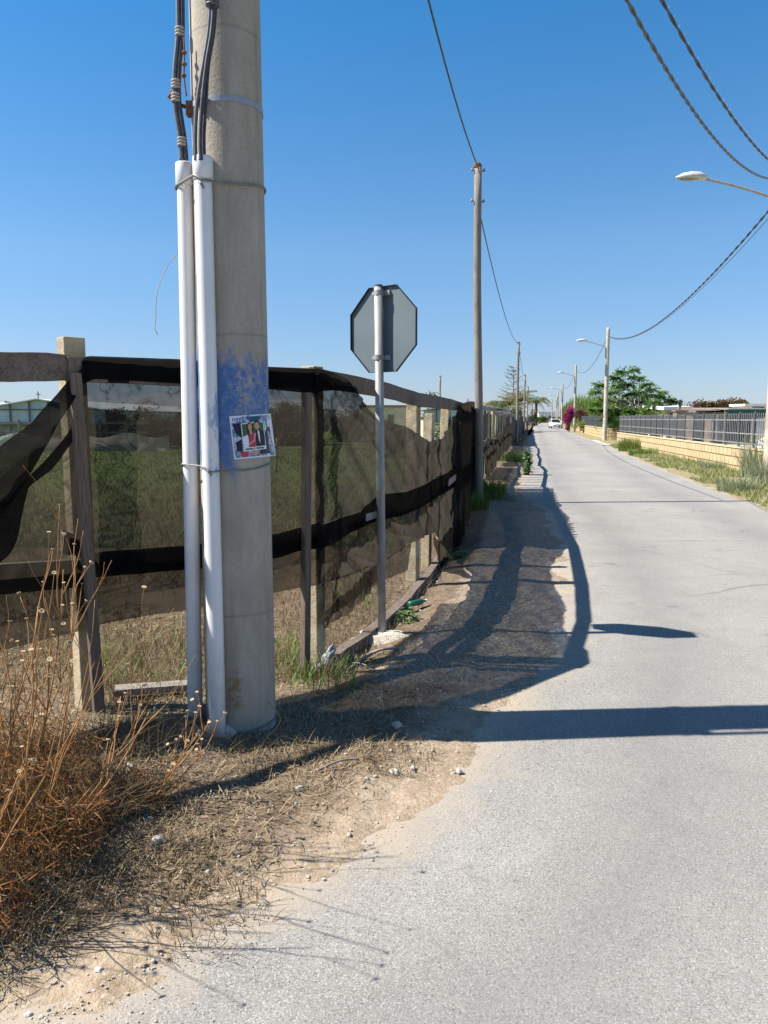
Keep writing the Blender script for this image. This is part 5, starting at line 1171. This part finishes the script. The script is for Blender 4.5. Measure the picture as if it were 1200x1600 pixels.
# ------------------------------------------------------------------ field grass (seen through the net) and dry growth under the fence
mb = MB()
for _ in range(16000):
    y = 9 + 30 * rnd() ** 1.8; x = ru(-.62 * y - .5, Fx(max(y, 4.6)) - .45)
    mb.blade((x, y, gh(x, y) - .01), ru(.05, .16), .008 + .0012 * y, ru(0, 6.28), ru(.2, 1.0), .7, 2)
tag(mb.build('field_grass', M['fieldg']), 'short green grass covering the field behind the fence', 'grass', kind='stuff')
mb = MB()
for _ in range(9000):
    y = 4.0 + 9 * rnd() ** 1.5; x = ru(-.62 * y - .5, Fx(max(y, 4.0)) - .3)
    if nz(x * .8, y * .8, 50) < ru(-.5, .1): continue
    mb.blade((x, y, gh(x, y) - .01), ru(.04, .14), .005 + .0006 * y, ru(0, 6.28), ru(.3, 1.4), .7, 2)
tag(mb.build('stubble', M['drygrey']), 'brown dry stubble on the near side of the field behind the net', 'stubble', kind='stuff')
mb = MB()
for _ in range(9000):
    u = rnd()
    if u < .55:
        px = ru(140, 600); p, n_ = fpt(px, ru(-1.1, .12)); 
        if p is None: continue
        x, y = p.x, p.y
    else: y = 4.6 + 9 * rnd(); x = Fx(y) + ru(-.6, .18)
    if Lx(y) - x < .5 or (Vector((x, y, 0)) - PB).length < .3: continue
    k = rnd(); mb.blade((x, y, gh(x, y) - .01), ru(.04, .2) * (1.4 if k > .88 else .8), ru(.002, .005), ru(0, 6.28), ru(.2, 1.3), .7, 3)
tag(mb.build('dry_grass', M['drygrey']), 'dry straw coloured grass standing along the foot of the fence', 'grass', kind='stuff')
mb = MB()
for px0, px1, py0, py1, n in ((430, 480, 1010, 1060, 160), (450, 560, 1040, 1090, 220), (480, 600, 900, 960, 300), (100, 290, 1020, 1100, 200)):
    for _ in range(n): q = G(ru(px0, px1), ru(py0, py1)); mb.blade((q.x, q.y, gh(q.x, q.y) - .01), ru(.06, .2), .006, ru(0, 6.28), ru(.2, .9), .6, 3)
tag(mb.build('green_sprouts', M['grass']), 'scattered green grass sprouts under the fence', 'grass', kind='stuff')
# straw litter lying on the verge
mb = MB()
def onverge(x, y): return Lx(y) - x
cnt = 0
while cnt < 21000:
    y = 1.75 + 4.2 * rnd() ** 1.3; x = ru(-2.6, Lx(y) - .02); d = Lx(y) - x
    dens = .25 + .9 * nz(x * 1.7, y * 1.7, 21) + .5 * smooth(.2, 1.0, d)
    if y > 3.7: dens -= .15
    if d < .16: dens -= .4
    if rnd() > dens or (Vector((x, y, 0)) - PB).length < .2: continue
    an = ru(0, 6.28); L_ = ru(.02, .085) * (2.0 if rnd() > .95 else 1); w = ru(.0008, .002); dv = Vector((math.cos(an), math.sin(an), 0)); sv = Vector((-dv.y, dv.x, 0)); bow = sv * ru(-.2, .2) * L_
    pts = []
    for u in (0, .5, 1):
        p = Vector((x, y, 0)) + dv * L_ * (u - .5) + bow * (1 - (2 * u - 1) ** 2); p.z = gh(p.x, p.y) + .004 + ru(0, .012) + (.03 * rnd() ** 3 if u != .5 else 0); pts.append(p)
    mb.add([pts[0] - sv * w, pts[0] + sv * w, pts[1] + sv * w, pts[1] - sv * w, pts[2] + sv * w * .5, pts[2] - sv * w * .5], [(0, 1, 2, 3), (3, 2, 4, 5)]); cnt += 1
tag(mb.build('straw_litter', M['straw']), 'dry straw and grass litter strewn over the dirt verge', 'litter', kind='stuff')
# pebbles
mb = MB(); cnt = 0
while cnt < 2600:
    y = 1.8 + 7 * rnd() ** 1.5; d = 1.9 * rnd() ** 1.1 - .05; x = Lx(y) - d
    if nz(x * 2.2, y * 2.2, 31) + .25 < ru(-.2, .4): continue
    s_ = .0025 + .008 * rnd() ** 5; mb.ell((x, y, max(gh(x, y), 0) + s_ * .3), (s_ * ru(.8, 1.4), s_ * ru(.8, 1.2), s_ * .7), 6, 4, .5); cnt += 1
tag(mb.build('pebbles', M['pebble']), 'small pale pebbles scattered on the dirt verge', 'pebbles', kind='stuff')
mb = MB(); cnt = 0
while cnt < 2600:
    y = 1.8 + 10 * rnd() ** 1.6; x = Lx(y) + .5 * rnd() ** 2.2 - .02
    if nz(x * 2, y * 2, 61) < ru(-.5, .3): continue
    s_ = .0016 + .0035 * rnd() ** 4; mb.ell((x, y, s_ * .4 + max(0, gh(x, y))), (s_ * ru(.8, 1.5), s_, s_ * .7), 5, 3, .5); cnt += 1
tag(mb.build('grit', M['pebble']), 'loose grit spilled from the verge onto the edge of the asphalt', 'grit', kind='stuff')
for px, py, s_, lab in ((248, 1335, .024, 'largest white stone, lying in the straw at lower left'), (469, 1245, .018, 'pale stone just below the dark rail shadow'), (616, 1215, .02, 'oblong pale stone near the sandy road edge'), (645, 1207, .014, 'brownish stone right of the oblong pale one'), (717, 1209, .014, 'small bluish stone on the edge of the asphalt'), (600, 1065, .014, 'pale stone below the sign footing in the net shadow'), (700, 1062, .016, 'small white stone on the dark shaded verge'), (731, 817, .03, 'white stone at the foot of the fence before the timber pole'), (620, 1145, .022, 'reddish stone in the shade of the concrete pole'), (205, 1238, .02, 'white pebble in the shade beside the dry bush')):
    q = G(px, py); mb = MB(); mb.ell((q.x, q.y, max(gh(q.x, q.y), 0) + s_ * .4), (s_ * 1.15, s_ * .8, s_ * .75), 12, 8, .6, Matrix.Rotation(ru(0, 3), 3, 'Z')); tag(mb.build('stone', M['stone'], None, True), lab, 'stone', 'loose stones on the verge')
# sticks, bag, bottle
def stick(pts, r, label, mat='drygrey'):
    mb = MB(); P_ = [G(px, py) for px, py in pts]; P_ = [Vector((p.x, p.y, gh(p.x, p.y) + .012 + dz)) for p, dz in zip(P_, [0, .02, .0, .01, 0])]; mb.tube(polycurve(P_, 5), [r * (1 - .4 * i / (5 * (len(P_) - 1))) for i in range(5 * (len(P_) - 1) + 1)], 6); return tag(mb.build('stick', M['woodg'], None, True), label, 'stick', 'dry sticks on the verge')
stick([(560, 1035), (590, 1028), (622, 1024)], .012, 'pale crooked stick lying below the sign footing'); stick([(545, 1052), (575, 1033), (600, 1020)], .009, 'thin pale stick crossing the crooked one'); stick([(525, 1040), (560, 1048), (600, 1068), (628, 1092)], .004, 'long thin bent stalk lying across the shaded verge')
stick([(495, 1222), (530, 1212), (560, 1200)], .006, 'forked dry stalk beside the rail shadow')
cable('dry_stalk', [G(395, 1220) + Vector((0, 0, .02)), AT(412, 1160, 3.25), AT(438, 1125, 3.3), AT(418, 1095, 3.32)], .0025, M['straw'], 'bent straw stalk leaning at the foot of the concrete pole', cat='stalk')
q = G(512, 1048); bg_ = MB(); bg_.ell((q.x, q.y, gh(q.x, q.y) + .09), (.028, .024, .068), 16, 12, 1.1, Matrix.Rotation(R(25), 3, 'Y')); bg_.ell((q.x - .04, q.y - .02, gh(q.x, q.y) + .03), (.05, .04, .045), 12, 8, 1.0)
tag(bg_.build('plastic_bag', M['bag'], None, True), 'crumpled grey plastic bag at the foot of the second concrete post', 'plastic bag')
q = G(657, 950); bt = thing('plastic_bottle', (q.x, q.y, gh(q.x, q.y)), 'crushed green plastic bottle lying beside the weed', 'bottle'); ax = Vector((.8, .6, .05)).normalized(); b0 = Vector((q.x - .1, q.y - .08, gh(q.x, q.y) + .045))
mb = MB(); mb.tube([b0 + ax * k for k in (0, .008, .05, .11, .14, .16, .175)], [.015, .028, .023, .028, .022, .011, .010], 14); mb.build('bottle_body', M['greenglass'], bt, True); mb = MB(); mb.tube([b0 + ax * .175, b0 + ax * .19], .012, 12); mb.build('cap', M['signwhite'], bt)
q0 = G(180, 1118); q1 = G(300, 1104); mb = MB(); mb.beam((q0.x, q0.y, gh(q0.x, q0.y) + .05), (q1.x, q1.y, gh(q1.x, q1.y) + .05), .09, .035, .1, 5); tag(mb.build('fallen_board', M['woodg']), 'weathered board lying on the ground left of the conduits', 'board')

# ------------------------------------------------------------------ dry thistle-like bushes at lower left
def head_mesh():
    hb = MB(); n = 12; rr = [(.002, 0), (.006, .002), (.0095, .006), (.0085, .0075), (.004, .004)]
    hb.add([(r * math.cos(2 * math.pi * i / n), r * math.sin(2 * math.pi * i / n), z) for r, z in rr for i in range(n)], [(j * n + i, j * n + (i + 1) % n, (j + 1) * n + (i + 1) % n, (j + 1) * n + i) for j in range(len(rr) - 1) for i in range(n)] + [tuple((len(rr) - 1) * n + i for i in range(n))]); return hb
HEAD = [None]
def dry_bush(base, h, sp, nmain, ntwig, label, lean=(0.0, 0.0), emax=.6, zt=.5, heads=32):
    base = Vector(base); base.z = gh(base.x, base.y); o = thing('dry_bush', base, label, 'dry bush', 'dead stalky bushes at the lower left'); sb, tb, hd = MB(), MB(), []
    def stem(p, d, L_, r, lvl):
        pts = [p]; n = 8; q = Vector(p); dd = Vector(d).normalized()
        for i in range(n):
            dd = (dd + Vector((ru(-.12, .12), ru(-.12, .12), ru(-.04, .12)))).normalized(); q = q + dd * L_ / n; pts.append(q)
        sb.tube(pts, [r * (1 - .5 * i / n) for i in range(n + 1)], 6)
        if lvl < 2:
            for k in range(random.randint(2, 3) if lvl == 0 else random.randint(0, 2)):
                i = random.randint(3, n - 1); nd = (dd + Vector((ru(-.8, .8), ru(-.8, .8), ru(-.1, .5)))).normalized(); stem(pts[i], nd, L_ * ru(.3, .55), r * .62, lvl + 1)
        hd.append((pts[-1], dd))
    for i in range(nmain):
        an = ru(0, 6.28); e = ru(.1, emax); d = Vector((math.cos(an) * e + lean[0], math.sin(an) * e + lean[1], 1)); p = base + Vector((math.cos(an), math.sin(an), 0)) * sp * .4 * rnd(); stem(p, d, h * ru(.55, 1.0), ru(.0022, .0046), 0)
    for _ in range(ntwig):
        an = ru(0, 6.28); rr = sp * rnd() ** .6; z = h * zt * rnd() ** 1.4 * (1 - .4 * rr / sp) * (.75 + .6 * nz(base.x + rr * math.cos(an) * 6, base.y + rr * math.sin(an) * 6)); p = base + Vector((rr * math.cos(an), rr * math.sin(an), z)); d = Vector((ru(-1, 1), ru(-1, 1), ru(-.4, 1.2))).normalized(); L_ = ru(.03, .14); w = ru(.0007, .0018); s_ = d.orthogonal().normalized() * w; m_ = p + d * L_ * .5 + Vector((ru(-.02, .02), ru(-.02, .02), ru(-.015, .015)))
        e = p + d * L_; tb.add([p - s_, p + s_, m_ + s_, m_ - s_, e], [(0, 1, 2, 3), (3, 2, 4)])
    sb.build('stems', M['drystem'], o, True); tb.build('twigs', M['drytwig'], o)
    random.shuffle(hd)
    for p, d in hd[:heads]:
        if HEAD[0] is None: HEAD[0] = head_mesh().build('seed_head', M['seed'], None, True); ob = HEAD[0]
        else: ob = HEAD[0].copy(); COL.objects.link(ob)
        ob.parent = o; k = ru(.6, 1.0); ob.matrix_parent_inverse = Matrix.Identity(4); ob.location = p - base; ob.rotation_euler = d.to_track_quat('Z', 'Y').to_euler(); ob.scale = (k, k, k)
dry_bush((-1.22, 2.46, 0), .90, .26, 12, 2700, 'large orange brown dead bush with ring shaped seed heads at lower left', (.16, .04), .8, .42)
dry_bush((-1.42, 2.85, 0), .95, .30, 9, 2400, 'dead stalky bush with tall stems at the left edge before the net', (.12, .0), .5, .4)
dry_bush((-.93, 2.86, 0), .42, .14, 5, 350, 'small dead bush leaning right with curled bare stems', (.5, -.1), .5, .3)
dry_bush((-1.75, 2.20, 0), 1.2, .35, 10, 2200, 'unseen tall dead bush added beyond the left edge to supplement the branching shadow', (.1, .05), .5, .4)  # unseen bush, added to supplement the branching shadow of the visible ones
dry_bush((-1.28, 2.12, 0), .8, .22, 8, 1500, 'low dead bush at the left edge nearest the road', (.12, .1), .5, .4)
def dry_tuft(px, py, n, h, sp, lab):
    q = G(px, py); mb = MB()
    for _ in range(n):
        an = ru(0, 6.28); rr = sp * math.sqrt(rnd()); x, y = q.x + rr * math.cos(an), q.y + rr * math.sin(an); mb.blade((x, y, gh(x, y) - .005), h * ru(.4, 1.1), ru(.002, .005), ru(0, 6.28), ru(.3, 1.6), .8, 3)
    tag(mb.build('dry_tuft', M['drygrey']), lab, 'dry grass tuft', 'dry grass tufts on the verge')
dry_tuft(110, 1300, 700, .24, .25, 'thick dry grass tuft around the large dead bush'); dry_tuft(60, 1440, 420, .15, .22, 'flattened dry grass tuft at the lower left corner'); dry_tuft(250, 1380, 420, .09, .22, 'low dark straw tuft beside the largest white stone')
dry_tuft(430, 1190, 260, .10, .22, 'low straw tuft at the foot of the concrete pole'); dry_tuft(620, 1190, 300, .07, .2, 'flat straw tuft near the sandy road edge'); dry_tuft(210, 1200, 380, .2, .2, 'dry grass tuft in the shade left of the pole'); dry_tuft(330, 1440, 260, .08, .2, 'sparse straw tuft at the sandy edge below the branching shadow')
dry_tuft(500, 1062, 220, .2, .14, 'grey dry grass tuft around the plastic bag')

# ------------------------------------------------------------------ distant land
mb = MB()
n = 80; vs = []
for i in range(n + 1):
    an = R(30 + 120 * i / n); d = 1900; hh = 7 + 5 * nz(i * .35, 2) + 3 * nz(i * 1.1, 7); x, y = d * math.cos(an), d * math.sin(an)
    vs += [(x, y, -2), (x, y, max(hh, 2)), (x * 1.15, y * 1.15, -2)]
mb.add(vs, [f for i in range(n) for f in ((i * 3, i * 3 + 3, i * 3 + 4, i * 3 + 1), (i * 3 + 1, i * 3 + 4, i * 3 + 5, i * 3 + 2))]); tag(mb.build('hills', M['hills'], None, True), kind='structure')
